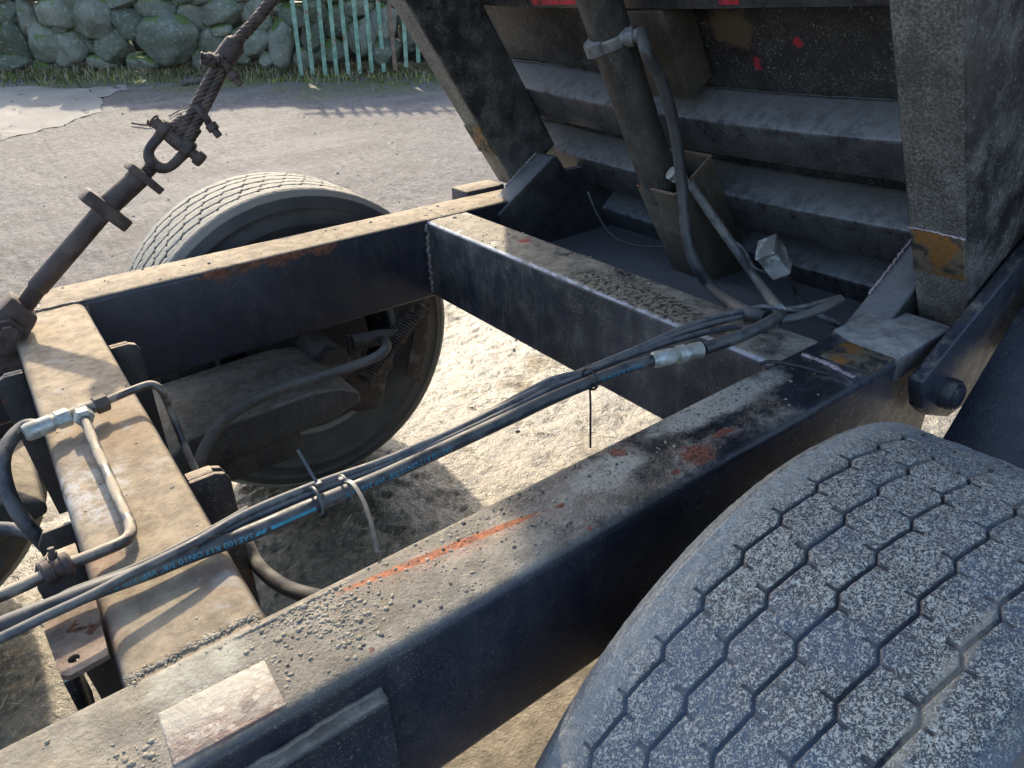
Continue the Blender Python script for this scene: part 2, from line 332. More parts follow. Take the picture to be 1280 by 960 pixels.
MAT['tie'] = simple('nylon_tie', (.07, .075, .08), .5, 0, .2, 40)
MAT['tie_black'] = simple('black_nylon_tie', (.02, .02, .022), .5, 0, .2, 40)
MAT['cyan'] = simple('cyan_print', (.03, .21, .30), .5, 0, .25, 90)
MAT['arm'] = painted('suspension_arm_paint', (.022, .021, .020), (.25, .215, .165), .02, .35, side=.18, rust=.68, rough=.6, speck=.4, upmin=.2, grit=1.4)
MAT['rim'] = simple('rim_steel', (.03, .03, .032), .6, .2, .4, 20, dirt=(.12, .105, .085), dirtamt=.8)
MAT['crumb'] = simple('dried_mud', (.25, .225, .18), .95, 0, .45, 60, bump=.0015)
MAT['crumb_dark'] = simple('dark_grit', (.08, .075, .07), .8, 0, .5, 60, bump=.001)
MAT['red_paint'] = simple('red_paint', (.45, .03, .05), .5, 0, .3, 60, dirt=(.05, .03, .03), dirtamt=.9)

def tyre_mat(name, near):
    m = M(name); cx, cz = .718, .535
    P = m.xyz(); fine = m.noise(200, 3, .62, dist=1.8); f2 = m.noise(330, 2, .6, dist=1.4); mid = m.noise(12, 5); big = m.noise(4, 3)
    tex = m.n.new('ShaderNodeAttribute'); tex.attribute_name = 'wear'; tr = tex.outputs['Fac']      # 1 on the tread lands, 0 in grooves, .5 on the sidewall
    land = m.rng(tr, .7, .95); side = m.mul(m.rng(tr, .2, .35), m.rng(tr, .65, .8, 1, 0))
    if near:
        y = P[1]
        rub = m.mix(m.rng(m.add(mid, m.rng(m.xyz()[2], .9, 1.06, .14, -.12)), .35, .65), (.014, .019, .029), (.042, .066, .112))  # blue sky reflection put into the rubber colour, bluer low down, darker on top
        cov = m.add(m.rng(mid, .3, .7, .015, -.03), m.mul(m.rng(big, .35, .65), -.015))
        g = m.rng(m.add(fine, cov), .48, .56); g2 = m.rng(m.add(f2, cov), .52, .60)
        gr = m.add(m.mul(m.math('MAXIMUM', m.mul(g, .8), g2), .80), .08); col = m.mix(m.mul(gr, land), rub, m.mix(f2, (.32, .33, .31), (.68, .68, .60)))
        sh = m.rng(m.add(y, m.mul(m.add(mid, -.5), .05)), .315, .36); col = m.mix(m.mul(m.mul(sh, land), m.rng(f2, .35, .55, .3, .75)), col, (.36, .37, .35))
        mud = m.mul(m.patch((.53, .112, 1.03), (.10, .007, .08), (0, 0, .05), 90, 1.2, .5), .7); col = m.mix(mud, col, (.36, .32, .25))
        col = m.mix(m.mul(side, m.rng(mid, .35, .65, .25, .7)), col, (.11, .10, .085))
        ro = m.mixf(m.mul(gr, land), .40, .85)
        m.bump(m.mul(gr, land), .0022, .8)
    else:
        rub = (.026, .026, .028)
        dust = m.mul(land, m.rng(m.add(mid, m.mul(fine, .3)), .35, .6, .65, .97)); col = m.mix(dust, rub, m.mix(f2, (.24, .225, .19), (.40, .375, .315)))
        col = m.mix(m.mul(side, m.rng(mid, .3, .7, .08, .38)), col, (.105, .095, .08))
        ro = m.mixf(dust, .6, .95); m.bump(m.add(fine, m.mul(f2, .4)), .0012, .6)
    return m.done(col, ro)
MAT['tyre_near'] = tyre_mat('near_tyre_rubber_sky_tint', True); MAT['tyre_far'] = tyre_mat('dusty_tyre_rubber', False)

def ground_mat():
    m = M('gravel_mud'); P = m.xyz(); y = P[1]
    far = m.rng(y, 2.6, 5.0)
    n1 = m.noise(1.1, 5); n2 = m.noise(9, 7, .65); n3 = m.noise(60, 6, .68); n4 = m.noise(220, 4, .6)
    mud = m.mix(m.rng(n2, .35, .65), (.12, .095, .06), (.27, .22, .135)); mud = m.mix(m.rng(n3, .5, .66, 0, .75), mud, (.46, .405, .27)); mud = m.mix(m.rng(n3, .46, .36, 0, .7), mud, (.045, .036, .024))
    n5 = m.noise(24, 5, .72, off=(2, 5, 1)); grav = m.mix(m.rng(n2, .3, .7), (.092, .086, .084), (.15, .141, .137)); grav = m.mix(m.rng(n5, .52, .68, 0, .7), grav, (.27, .25, .245)); grav = m.mix(m.rng(n5, .46, .34, 0, .75), grav, (.055, .046, .044)); grav = m.mix(m.rng(m.voro(14), .04, .16, .5, 0), grav, (.30, .285, .28))
    col = m.mix(far, mud, grav); col = m.mix(m.rng(n1, .46, .66, 0, .5), col, (.085, .075, .068)); tr_ = m.noise(1.3, 4, .6, vec=m.stretch((.35, 2.2, 1))); col = m.mix(m.mul(m.rng(tr_, .5, .62, 0, .45), far), col, (.20, .19, .18))
    wa_ = at_ground(10, 86); wb_ = at_ground(450, 88); w_ = wb_-wa_; w_ = np.array([w_[1], -w_[0], 0]); w_ /= np.linalg.norm(w_); w_ = w_ if w_@(CAM-wa_) > 0 else -w_
    dp_ = m.n.new('ShaderNodeVectorMath'); dp_.operation = 'DOT_PRODUCT'; m.L(m.P, dp_.inputs[0]); dp_.inputs[1].default_value = tuple(w_); wdist = m.add(dp_.outputs['Value'], -float(wa_@w_))
    moss = m.mul(m.rng(m.add(wdist, m.mul(n1, 1.2)), 1.1, 2.2, 1, 0), m.rng(m.noise(1.6, 6, .65, off=(0, 3, 0)), .40, .52)); col = m.mix(m.mul(moss, .85), col, m.mix(n2, (.075, .095, .02), (.19, .18, .07)))
    wet = m.mul(m.rng(m.noise(2.6, 5, off=(1, 1, 0)), .28, .48), m.rng(y, 2.7, 4.0, 1, 0))
    col = m.mix(m.mul(wet, .35), col, (.085, .068, .042))
    ro = m.mixf(wet, .78, m.rng(n3, .3, .7, .28, .46))
    m.bump(m.mul(n5, far), .03, .7); m.bump(n3, .013, .8); m.bump(n4, .003, .6)
    return m.done(col, ro, 0.0, m.mixf(wet, .4, .95))
MAT['ground'] = ground_mat()
MAT['pad'] = simple('pale_hardstanding', (.235, .22, .19), .9, 0, .3, 2.2, dirt=(.21, .19, .17), dirtamt=.7, bump=.004, bsc=90)
def stone_mat():
    m = M('mossy_boulder'); oi = m.n.new('ShaderNodeObjectInfo'); rnd = oi.outputs['Random']
    n = m.noise(5, 7, .65); n2 = m.noise(26, 5, .6)
    c = m.mix(rnd, (.095, .11, .08), (.29, .295, .245)); c = m.mix(m.rng(n, .35, .65), m.mix(.5, c, (.06, .08, .06)), c)
    c = m.mix(m.rng(n2, .54, .68, 0, .6), c, (.34, .36, .31))
    moss = m.rng(m.add(m.add(m.mul(m.xyz(m.N)[2], .28), m.noise(3.2, 6, .65, off=(9, 1, 1))), m.mul(rnd, .10)), .69, .82)
    c = m.mix(m.mul(moss, .9), c, m.mix(n2, (.045, .085, .015), (.13, .20, .035)))
    m.bump(n, .06, .6); m.bump(n2, .015, .7); return m.done(c, .88)
MAT['stone'] = stone_mat()
MAT['soil'] = simple('wall_core_soil', (.02, .02, .016), .95, 0, .5, 6, bump=.02, bsc=12)
def green_bar():
    m = M('weathered_green_paint'); n = m.noise(14, 7, .65); c = m.mix(m.rng(n, .35, .65), (.12, .25, .18), (.26, .40, .31))
    c = m.mix(m.rng(m.noise(9, 7, .7, off=(1, 4, 2)), .56, .62), c, (.22, .13, .085)); m.bump(n, .003, .6); return m.done(c, .6)
MAT['green'] = green_bar(); MAT['bar_rust'] = simple('rusted_bar', (.20, .13, .095), .85, 0, .4, 12)
MAT['straw'] = simple('dry_straw', (.42, .35, .22), .8, 0, .4, 5); MAT['grass'] = simple('mossy_grass', (.15, .18, .035), .85, 0, .5, 3)
MAT['dry_grass'] = simple('dead_grass', (.30, .25, .16), .85, 0, .4, 3); MAT['twig'] = simple('grey_twig', (.11, .085, .075), .9, 0, .4, 20)
MAT['pebble'] = simple('small_stone', (.34, .33, .32), .85, 0, .4, 30)

# ------------------------------------------------------------------ ground
def perlin(x, y, seed):
    r = np.random.RandomState(seed); p = r.permutation(256); p = np.concatenate([p, p]); ga = r.rand(256)*2*np.pi
    xi = np.floor(x).astype(int); yi = np.floor(y).astype(int); xf = x-xi; yf = y-yi; xi &= 255; yi &= 255
    u = xf**3*(xf*(xf*6-15)+10); v = yf**3*(yf*(yf*6-15)+10)
    def g(ix, iy, dx, dy): a = ga[p[p[ix & 255]+(iy & 255)]]; return np.cos(a)*dx+np.sin(a)*dy
    return (1-v)*((1-u)*g(xi, yi, xf, yf)+u*g(xi+1, yi, xf-1, yf))+v*((1-u)*g(xi, yi+1, xf, yf-1)+u*g(xi+1, yi+1, xf-1, yf-1))
def grow(a, b, s, k):
    out = [a]; d = s
    while abs(out[-1]-a) < abs(b-a): out.append(out[-1]+math.copysign(d, b-a)); d *= k
    return out
def ground_height(X, Y):
    z = ground_slope(np.minimum(Y, 40.0)).copy()
    near = 1/(1+np.exp((np.hypot(X-.8, Y-1.8)-4.5)/.8))
    z += .010*perlin(X*2.1, Y*2.1, 1)+.012*perlin(X*.7, Y*.7, 2)*(1-near)
    wx = X+.03*perlin(X*7, Y*7, 11); wy = Y+.03*perlin(X*7, Y*7, 12)
    z += near*(.014*perlin(X*6, Y*6, 3)+.009*(.5-np.abs(perlin(wx*13, wy*17, 4))*2)+.007*(.5-np.abs(perlin(wx*30, wy*36, 5))*2)+.004*perlin(X*70, Y*70, 6))
    z += (1-near)*(.010*perlin(X*9, Y*9, 7)+.007*perlin(X*26, Y*26, 8))*np.exp(-np.maximum(0, np.hypot(X, Y)-16)/10)
    return z-.012
st = .0135
xs = np.array(sorted(set(grow(-.8, -260, st*1.2, 1.075)[1:]+list(np.arange(-.8, 2.6, st))+grow(2.6, 260, st*1.2, 1.03)[0:])))
ys = np.array(sorted(set(grow(.7, -260, st*2, 1.16)[1:]+list(np.arange(.7, 3.3, st))+grow(3.3, 260, st*1.2, 1.022)[0:])))
X, Y = np.meshgrid(xs, ys); Z = ground_height(X, Y)
nx, ny = len(xs), len(ys); idx = np.arange(nx*ny).reshape(ny, nx)
me = quick_mesh('ground', np.stack([X.ravel(), Y.ravel(), Z.ravel()], 1), np.stack([idx[:-1, :-1].ravel(), idx[:-1, 1:].ravel(), idx[1:, 1:].ravel(), idx[1:, :-1].ravel()], 1))
me.materials.append(MAT['ground']); gnd = bpy.data.objects.new('ground', me); scene.collection.objects.link(gnd); structure(gnd)

# pale hardstanding at the far left, laid over the gravel
pts = [at_ground(*p)[:2] for p in ((-260, 215), (0, 176), (60, 160), (118, 138), (122, 122), (160, 112), (150, 108), (60, 106), (-250, 110))]
poly = np.array(pts); g = G(); bm = bmesh.new()
ring = []
for i in range(len(poly)):
    a, b = poly[i], poly[(i+1) % len(poly)]; n = max(2, int(np.linalg.norm(b-a)/.05))
    for k in range(n):
        q = a+(b-a)*k/n; q = q+.16*np.array([mnoise.noise((q[0]*2.2, q[1]*2.2, 1)), mnoise.noise((q[0]*2.2, q[1]*2.2, 5))])+.08*np.array([mnoise.noise((q[0]*9, q[1]*9, 1)), mnoise.noise((q[0]*9, q[1]*9, 5))]); ring.append(q)
vs = [bm.verts.new((q[0], q[1], 0)) for q in ring]; bm.faces.new(vs); bmesh.ops.triangulate(bm, faces=bm.faces[:])
for _ in range(4):
    bmesh.ops.subdivide_edges(bm, edges=[e for e in bm.edges if e.calc_length() > .2], cuts=1, use_grid_fill=False); bmesh.ops.triangulate(bm, faces=bm.faces[:])
bv_ = np.array([v.co[:2] for v in bm.verts]); bz_ = ground_height(bv_[:, 0], bv_[:, 1])+.004
for v, z_ in zip(bm.verts, bz_): v.co.z = float(z_)
g.bm(bm); structure(build('hardstanding', g, MAT['pad'], sharp=0))

# ------------------------------------------------------------------ boulder wall
WA = at_ground(10, 86); WB = at_ground(450, 88); wd = WB-WA; wd[2] = 0; wd /= np.linalg.norm(wd); wnrm = np.array([wd[1], -wd[0], 0])
if wnrm@(CAM-WA) < 0: wnrm = -wnrm
def at_wall(x, y, off=0.0):
    d = ray(x, y); o = WA+wnrm*off; return CAM+d*(((o-CAM)@wnrm)/(d@wnrm))
wall = thing('stone_wall', tuple(at_wall(250, 85)), 'dry stone wall of mossy grey green boulders across the yard', 'stone wall')
def stone_mesh(seed):
    bm = bmesh.new(); bmesh.ops.create_icosphere(bm, subdivisions=4, radius=1); r = random.Random(seed); off = Vector((r.random()*50, r.random()*50, seed))
    pl = [(Vector((r.gauss(0, 1), r.gauss(0, 1), r.gauss(0, 1))).normalized(), r.uniform(.60, .92)) for _ in range(13)]
    for v in bm.verts:
        c = v.co.normalized(); rad = 1.0
        for n_, d_ in pl:
            k = c.dot(n_)
            if k > 0 and rad*k > d_: rad = rad*.12+.88*d_/k
        v.co = c*(rad*(1+.12*mnoise.noise(c*1.6+off)+.05*mnoise.noise(c*4+off)+.02*mnoise.noise(c*10+off)))
    for f in bm.faces: f.smooth = True
    me = bpy.data.meshes.new('stone'); bm.to_mesh(me); bm.free(); me.materials.append(MAT['stone']); return me
SM = [stone_mesh(i) for i in range(14)]
stones = [(30,40,28,32),(90,50,32,52),(165,35,55,42),(214,8,30,28),(265,48,58,55),(330,45,15,18),(370,65,42,42),(445,25,52,38),(350,5,50,20),(500,5,30,14),(545,45,45,42),(635,35,58,42),(570,0,40,12),(735,30,48,55),(690,5,30,18),(795,20,35,25),(630,88,30,18),(35,115,45,62),(135,125,50,48),(170,85,20,18),(210,125,32,45),(262,130,22,32),(330,130,52,48),(475,115,85,60),(605,125,48,50),(725,125,50,45),(690,100,40,28),(805,120,40,70),(40,185,42,28),(130,200,40,28),(290,175,40,22),(400,185,32,35),(575,185,30,35),(190,165,25,25),(430,175,35,18),(840,50,40,40),(900,110,40,50),(870,170,40,30),(960,60,50,45),(950,150,45,40),(1030,100,45,55),(1100,60,45,50),(1100,150,50,45),(1180,100,40,50),(1020,20,50,30),(900,30,40,35),(1170,40,45,40),(-15,150,30,35),(250,95,22,18),(680,160,38,30),(770,170,30,25),(1240,140,45,45),(1260,60,50,50),(-50,60,50,55)]
for k in range(26): stones.append((-60+k*54+rng.uniform(-10, 10), -16+rng.uniform(-4, 4), rng.uniform(32, 48), rng.uniform(16, 22)))
SZ = 560/1280
for i, (sx, sy, rx, ry) in enumerate(stones):
    p = at_wall(sx*SZ, sy*SZ, rng.uniform(-.06, .10)); px = np.linalg.norm(p-CAM)/FPX
    o = bpy.data.objects.new('stone', SM[i % len(SM)]); scene.collection.objects.link(o); o.parent = wall
    o.location = p-ORG[wall]; a = math.atan2(wd[1], wd[0])
    o.rotation_euler = (0, rng.uniform(-.25, .25), a); o.scale = (rx*SZ*px*.96, max(rx, ry)*SZ*px*.80, ry*SZ*px*.96)
a = at_wall(-40, 60, -.62); b = at_wall(590, 60, -.62); top = at_wall(250, 8, -.62)[2]
g = G(); n = 60
for k in range(n+1):
    q = a+(b-a)*k/n
    for zz, oo in ((-.3, .12), (.5, .05), (top, 0), (top, -.9), (-.3, -1.4)):
        j = .1*mnoise.noise((q[0]*2, q[1]*2, zz*2)); g.v.append(tuple(q*np.array([1, 1, 0])+wnrm*(oo+j)+np.array([0, 0, float(ground_slope(q[1]))*(zz < .4)+(zz if zz != top else top)])))
for k in range(n):
    for j in range(4): g.f.append((k*5+j, (k+1)*5+j, (k+1)*5+j+1, k*5+j+1))
build('earth_core', g, MAT['soil'], wall)

# green bar fence in front of the wall
fz = thing('bar_fence', tuple(at_ground(450, 92)), 'weathered green steel bar fence in front of boulder wall', 'fence')
bars = [(365,377,93),(381,391,92),(398,407,93),(412,421,92),(426,436,91),(442,450,90),(457,465,89),(472,480,88),(486,494,86),(503,508,82),(520,523,76),(536,538,72)]
fb = at_ground(377, 95); fe = at_ground(523, 93); fd = (fe-fb)/np.linalg.norm(fe-fb); fnm = np.cross(fd, [0, 0, 1]); fnm /= np.linalg.norm(fnm)
def at_fence(x, y): d = ray(x, y); return CAM+d*(((fb-CAM)@fnm)/(d@fnm))
for i, (tx, bx, by) in enumerate(bars):
    b0 = at_fence(bx, by+2); t0 = at_fence(tx, 0); d = (t0-b0); t1 = b0+d*1.18
    g = G(); w = .024; sd_ = np.cross(d, fnm); sd_ /= np.linalg.norm(sd_)
    bend = fnm*rng.uniform(-.02, .02)
    for k in range(7):
        q = b0+(t1-b0)*k/6+bend*math.sin(k/6*3.1); 
        for s1, s2 in ((-1, -1), (1, -1), (1, 1), (-1, 1)): g.v.append(tuple(q+sd_*s1*w+fnm*s2*.006))
    for k in range(6):
        for j in range(4): g.f.append((k*4+j, k*4+(j+1) % 4, k*4+4+(j+1) % 4, k*4+4+j))
    g.f += [(3, 2, 1, 0), (24, 25, 26, 27)]
    build('bar', g, MAT['bar_rust'] if i in (8,) else MAT['green'], fz)
g = G(); q0 = at_fence(340, -9); q1 = at_fence(560, -9); g.sweep([q0-fnm*.02, (q0+q1)/2-fnm*.02, q1-fnm*.02], .02, n=8); build('top_rail', g, MAT['green'], fz)

# ------------------------------------------------------------------ ground litter
def blades(name, n, fn, mat, hmin, hmax, w, lean=.5):
    V = []; F = []
    for i in range(n):
        p, hs = fn(); h = rng.uniform(hmin, hmax)*hs; a = rng.uniform(0, 6.28); d = np.array([math.cos(a), math.sin(a), 0]); s_ = np.array([-d[1], d[0], 0])*w
        l = rng.uniform(.1, 1)*lean; k = len(V)
        V += [p-s_, p+s_, p+d*h*l*.5+[0, 0, h*.6]-s_*.7, p+d*h*l*.5+[0, 0, h*.6]+s_*.7, p+d*h*l*1.3+[0, 0, h*(.95-.4*l)]]
        F += [(k, k+1, k+3, k+2), (k+2, k+3, k+4)]
    g = G(); g.v = [tuple(v) for v in V]; g.f = F; o = build(name, g, mat, sharp=0, kind='stuff'); return o
def strip():
    u = rng.uniform(-60, 640); y = 82+abs(rng.gauss(0, 9)); p = at_ground(u, y); p[2] -= .012; return p, 1.0
tag(blades('dry_grass', 5200, strip, MAT['dry_grass'], .04, .16, .004, 1.4), 'dry grass litter along foot of boulder wall', 'dry grass')
tag(blades('moss', 6500, strip, MAT['grass'], .02, .07, .010, .8), 'green moss tufts along the yard edge below the wall', 'moss')
V = []; F = []; SXY = np.array([(rng.uniform(-.9, 2.4), rng.uniform(.9, 3.2)) for _ in range(900)]); STRAW_Z = ground_height(SXY[:, 0], SXY[:, 1])+.004
for i in range(900):
    x, y = SXY[i]
    z = STRAW_Z[i]; a = rng.uniform(0, 3.14); l = rng.uniform(.008, .04); w = rng.uniform(.0006, .0016)
    d = np.array([math.cos(a), math.sin(a), rng.uniform(-.25, .25)])*l; s_ = np.array([-math.sin(a), math.cos(a), 0])*w; p = np.array([x, y, z]); k = len(V)
    V += [p-d-s_, p-d+s_, p+d+s_, p+d-s_, p-d+[0, 0, w*1.5], p+d+[0, 0, w*1.5]]; F += [(k, k+1, k+4), (k+1, k+2, k+5, k+4), (k+2, k+3, k+5), (k+3, k, k+4, k+5)]
g = G(); g.v = [tuple(v) for v in V]; g.f = F
tag(build('straw_litter', g, MAT['straw'], sharp=0, kind='stuff'), 'short dry straw bits scattered over the muddy ground', 'straw')
bmx = bmesh.new(); bmesh.ops.create_icosphere(bmx, subdivisions=1, radius=1); bmx.verts.index_update(); PBV = np.array([v.co[:] for v in bmx.verts]); PBF = [[v.index for v in f.verts] for f in bmx.faces]; bmx.free()
NP = 1500; PX = nrng.uniform(-1.2, 6.0, NP); PY = 1.6+8*nrng.rand(NP)**.9; PZ = ground_height(PX, PY); g = G(); fv = []
for i in range(NP):
    s0 = .0025+.008*rng.random()**4; a = rng.uniform(0, 6.28); v = PBV*(1+.22*nrng.randn(len(PBV), 1))*np.array([1.3, 1, .7])*s0; fv.append(np.stack([v[:, 0]*math.cos(a)-v[:, 1]*math.sin(a), v[:, 0]*math.sin(a)+v[:, 1]*math.cos(a), v[:, 2]+s0*.25], 1)+[PX[i], PY[i], PZ[i]])
FV = np.concatenate(fv); FF = np.concatenate([np.array(PBF)+i*len(PBV) for i in range(NP)])
me = quick_mesh('gravel_stones', FV, FF); me.materials.append(MAT['pebble']); po_ = bpy.data.objects.new('gravel_stones', me); scene.collection.objects.link(po_); po_['kind'] = 'stuff'; tag(po_, 'small loose stones scattered over the gravel yard', 'gravel')
for pl, r, lab in ((((165, 155), (187, 157), (207, 151)), .010, 'thin brown twig lying on the gravel left of the steel cable'), (((212, 146), (222, 140), (236, 134)), .009, 'short curved twig on gravel right beside the steel cable'), (((228, 106), (250, 103), (268, 96)), .03, 'pale grey stick lying on the moss below the wall')):
    P_ = [at_ground(*p)+np.array([0, 0, r*.7]) for p in pl]; tag(build('twig', G().sweep(P_, [r, r*.9, r*.4], n=7, wob=.3), MAT['twig']), lab, 'twig', 'twigs on the gravel')

# ------------------------------------------------------------------ trailer chassis
tr = thing('trailer_chassis', (.6, 1.26, 0), 'dark navy welded box section trailer chassis with dusty dirty wheels', 'trailer')
def bead(pts, r, mat='weld', parent=tr, name='weld_bead'):
    P_, R_ = spline(np.array(pts, float), np.full(len(pts), r), 14) if len(pts) > 2 else (np.linspace(pts[0], pts[1], 40), np.full(40, r))
    R_ = np.array([x*(1+.35*(rng.random()-.4)) for x in R_]); P_ = P_+nrng.randn(len(P_), 3)*r*np.array([.35, .35, .12])
    g_ = G().sweep(P_, R_, n=7, smooth=False)
    if abs(P_[0][2]-P_[-1][2]) < .012: zc = np.repeat(P_[:, 2], 7); g_.v = [(a, b, z0+(c-z0)*.55-r*.12) for (a, b, c), z0 in zip(g_.v, zc)]
    return build(name, g_, MAT[mat], parent, sharp=0)
NR0, NR1, FR0, FR1 = .502, .646, 1.868, 2.019
rail_n = build('frame_rail', G().box((-2.6, NR0, RB), (1.437, NR1, RT), .017, 5), MAT['rail'], tr); rail_n['label'] = 'near frame rail with orange rust scratch along its top'
rail_f = build('frame_rail', G().box((-2.6, FR0, RB), (1.455, FR1, RT), .013, 4), MAT['rail_far'], tr)
xm1 = build('cross_member', G().box((-.05, NR1-.03, RB+.01), (.105, FR0+.03, RT-.0025), .017, 5), MAT['cross_front'], tr)
xm2 = build('cross_member', G().box((1.05, NR1-.03, RB+.003), (1.203, FR0+.03, RT-.0025), .015, 5), MAT['cross_rear'], tr)
for x in (1.047,): bead([(x, FR0-.003, RB+.02), (x, FR0-.003, RT-.015)], .006)
bead([(.108, FR0-.003, RB+.02), (.108, FR0-.003, RT-.015)], .005); bead([(1.047, NR1+.003, RB+.02), (1.047, NR1+.003, RT-.02)], .006)
bead([(1.05, FR0+.001, RT-.001), (1.12, FR0+.002, RT-.001), (1.2, FR0+.001, RT-.001)], .0035)
bead([(-.05, FR0+.001, RT-.001), (.03, FR0+.002, RT), (.105, FR0+.001, RT-.001)], .005)
pass
bead([(.015, FR0+.01, RT), (.02, FR1-.01, RT)], .004); bead([(1.115, FR0+.005, RT), (1.118, FR1-.008, RT)], .003)
# weld seam across the near rail, rest plates and pads at its rear end
bead([(1.118, NR1-.02, RT+.001), (1.115, .57, RT+.002), (1.108, NR0+.016, RT-.001)], .0055, 'weld_pale')
pad = build('wear_pad', G().box((1.135, .508, RT-.004), (1.222, .60, RT+.004), .003), MAT['wear'], tr); pad['label'] = 'rust stained wear pad on near rail end'
endcap = build('rail_end_cap', G().prism([(1.222, NR0-.003), (1.437, NR0-.004), (1.442, NR1+.004), (1.25, NR1+.004), (1.225, .60)], (0, 0, RT-.05), (1, 0, 0), (0, 1, 0), (0, 0, 1), .053, .010, 4), MAT['endcap'], tr)
# worn plate let into the near rail top, cracked weld round it
wp = build('repair_plate', G().prism([(-.03, .514), (.078, .511), (.08, .580), (-.028, .583)], (0, 0, RT-.010), (1, 0, 0), (0, 1, 0), (0, 0, 1), .0112, .0025, 3), MAT['worn'], tr); wp['label'] = 'pale worn steel repair plate on near rail'
pass
pass
# spring hanger on the outer side of the near rail
hg = build('side_plate', G().box((-.9, NR0-.020, RB-.28), (.172, NR0-.0005, RT-.052), .004), MAT['rail'], tr)
build('flange_strip', G().box((-.9, NR0-.021, RT-.056), (.174, NR0+.006, RT-.038), .007, 3), MAT['rail'], hg)
bead([(-.6, NR0-.004, RT-.038), (-.2, NR0-.002, RT-.037), (0, NR0-.002, RT-.038), (.172, NR0-.002, RT-.038)], .0035, 'weld', hg)
# bolt-on brackets hanging on both faces of the front cross member
def bracket(x0, x1, y, depth, h, wid=.055):
    s_ = 1 if x1 > x0 else -1; r = .02
    prof = [(x0, -h), (x1-s_*.012, -h), (x1, -r), (x1-s_*r*.3, -r*.3), (x1-s_*r, 0), (x0, 0)]
    b = build('hanger_bracket', G().prism(prof, (0, y, RT-.02), (1, 0, 0), (0, 0, 1), (0, 1, 0), .009, .002), MAT['plain'], tr)
    build('bracket_flange', G().prism([(x0, 0), (x1-s_*r, 0), (x1-s_*r, -.008), (x0, -.008)], (0, y+.009, RT-.0195), (1, 0, 0), (0, 0, 1), (0, 1, 0), depth, .002), MAT['plain'], b)
    build('bracket_cheek', G().prism(prof, (0, y+depth+.005, RT-.024), (1, 0, 0), (0, 0, 1), (0, 1, 0), .009, .002), MAT['plain'], b)
    return b
bracket(.107, .162, 1.58, .012, .34); bracket(.107, .165, .985, .022, .34)
bracket(-.052, -.105, 1.58, .012, .34); bracket(-.052, -.108, .91, .03, .30)
build('hanger_bracket', G().prism([(-.052, -.3), (-.09, -.3), (-.10, -.02), (-.088, 0), (-.052, 0)], (0, 1.03, RT-.04), (1, 0, 0), (0, 0, 1), (0, 1, 0), .008, .002), MAT['plain'], tr)
# rusty tab with a bolt hole
g = G(); n = 20; tabp = [(-.048, .797), (-.06, .80), (-.10, .79), (-.104, .78), (-.098, .697), (-.09, .69), (-.052, .694)]
hc = np.array([-.083, .712]); hr = .006
bm = bmesh.new()
def ringv(z): return [bm.verts.new((a_, b_, z)) for a_, b_ in tabp], [bm.verts.new((hc[0]+hr*math.cos(t_), hc[1]+hr*math.sin(t_), z)) for t_ in np.linspace(0, 2*math.pi, n, endpoint=False)]
for z in (RT-.001, RT-.008):
    o_, i_ = ringv(z); ed = [bm.edges.new((o_[k], o_[(k+1) % len(o_)])) for k in range(len(o_))]+[bm.edges.new((i_[k], i_[(k+1) % n])) for k in range(n)]
    bmesh.ops.triangle_fill(bm, edges=ed, use_beauty=True)
    if z < RT-.005:
        for A_, B_ in ((po, o_), (pi_, i_)):
            for k in range(len(A_)): bm.faces.new((A_[k], A_[(k+1) % len(A_)], B_[(k+1) % len(A_)], B_[k]))
    po, pi_ = o_, i_
bmesh.ops.recalc_face_normals(bm, faces=bm.faces[:]); g.bm(bm)
tab = build('mounting_tab', g, MAT['rusty'], tr); tab['label'] = 'rusty mounting tab with bolt hole'
build('tab_web', G().box((-.098, .692, RT-.13), (-.090, .79, RT-.0085), .001), MAT['plain'], tab)

# suspension arms (rocking beams) with pivots
for y0, y1, xa, xb in ((1.735, 2.10, .16, .66), (.44, .80, .16, .66), (1.75, 2.10, -.66, -.16)):
    a_ = build('suspension_arm', G().prism([(xa, .50), (xa, .55), (xa+.06, .588), (xb-.10, .595), (xb-.02, .58), (xb+.04, .545), (xb+.04, .51), (xb-.05, .485), (xa+.05, .475)], (0, y0, 0), (1, 0, 0), (0, 0, 1), (0, 1, 0), y1-y0, .012, 3), MAT['arm'], tr)
    c_ = (xa+xb)/2-.1
    build('arm_rib', G().box((c_-.2, y0+.02, .40), (c_+.2, y0+.05, .48), .006), MAT['arm'], a_)
build('axle_stub', G().turned((.718, 1.95, .535), (0, 1, 0), [(0, .06), (.2, .06), (.2, .09), (.26, .09)], 24), MAT['brake'], tr)
build('axle_stub', G().turned((.718, .32, .535), (0, 1, 0), [(0, .09), (.06, .09), (.06, .06), (.26, .06)], 24), MAT['brake'], tr)
build('pivot_shaft', G().turned((.05, .80, .47), (0, 1, 0), [(0, .055), (.93, .055)], 24), MAT['brake'], tr)

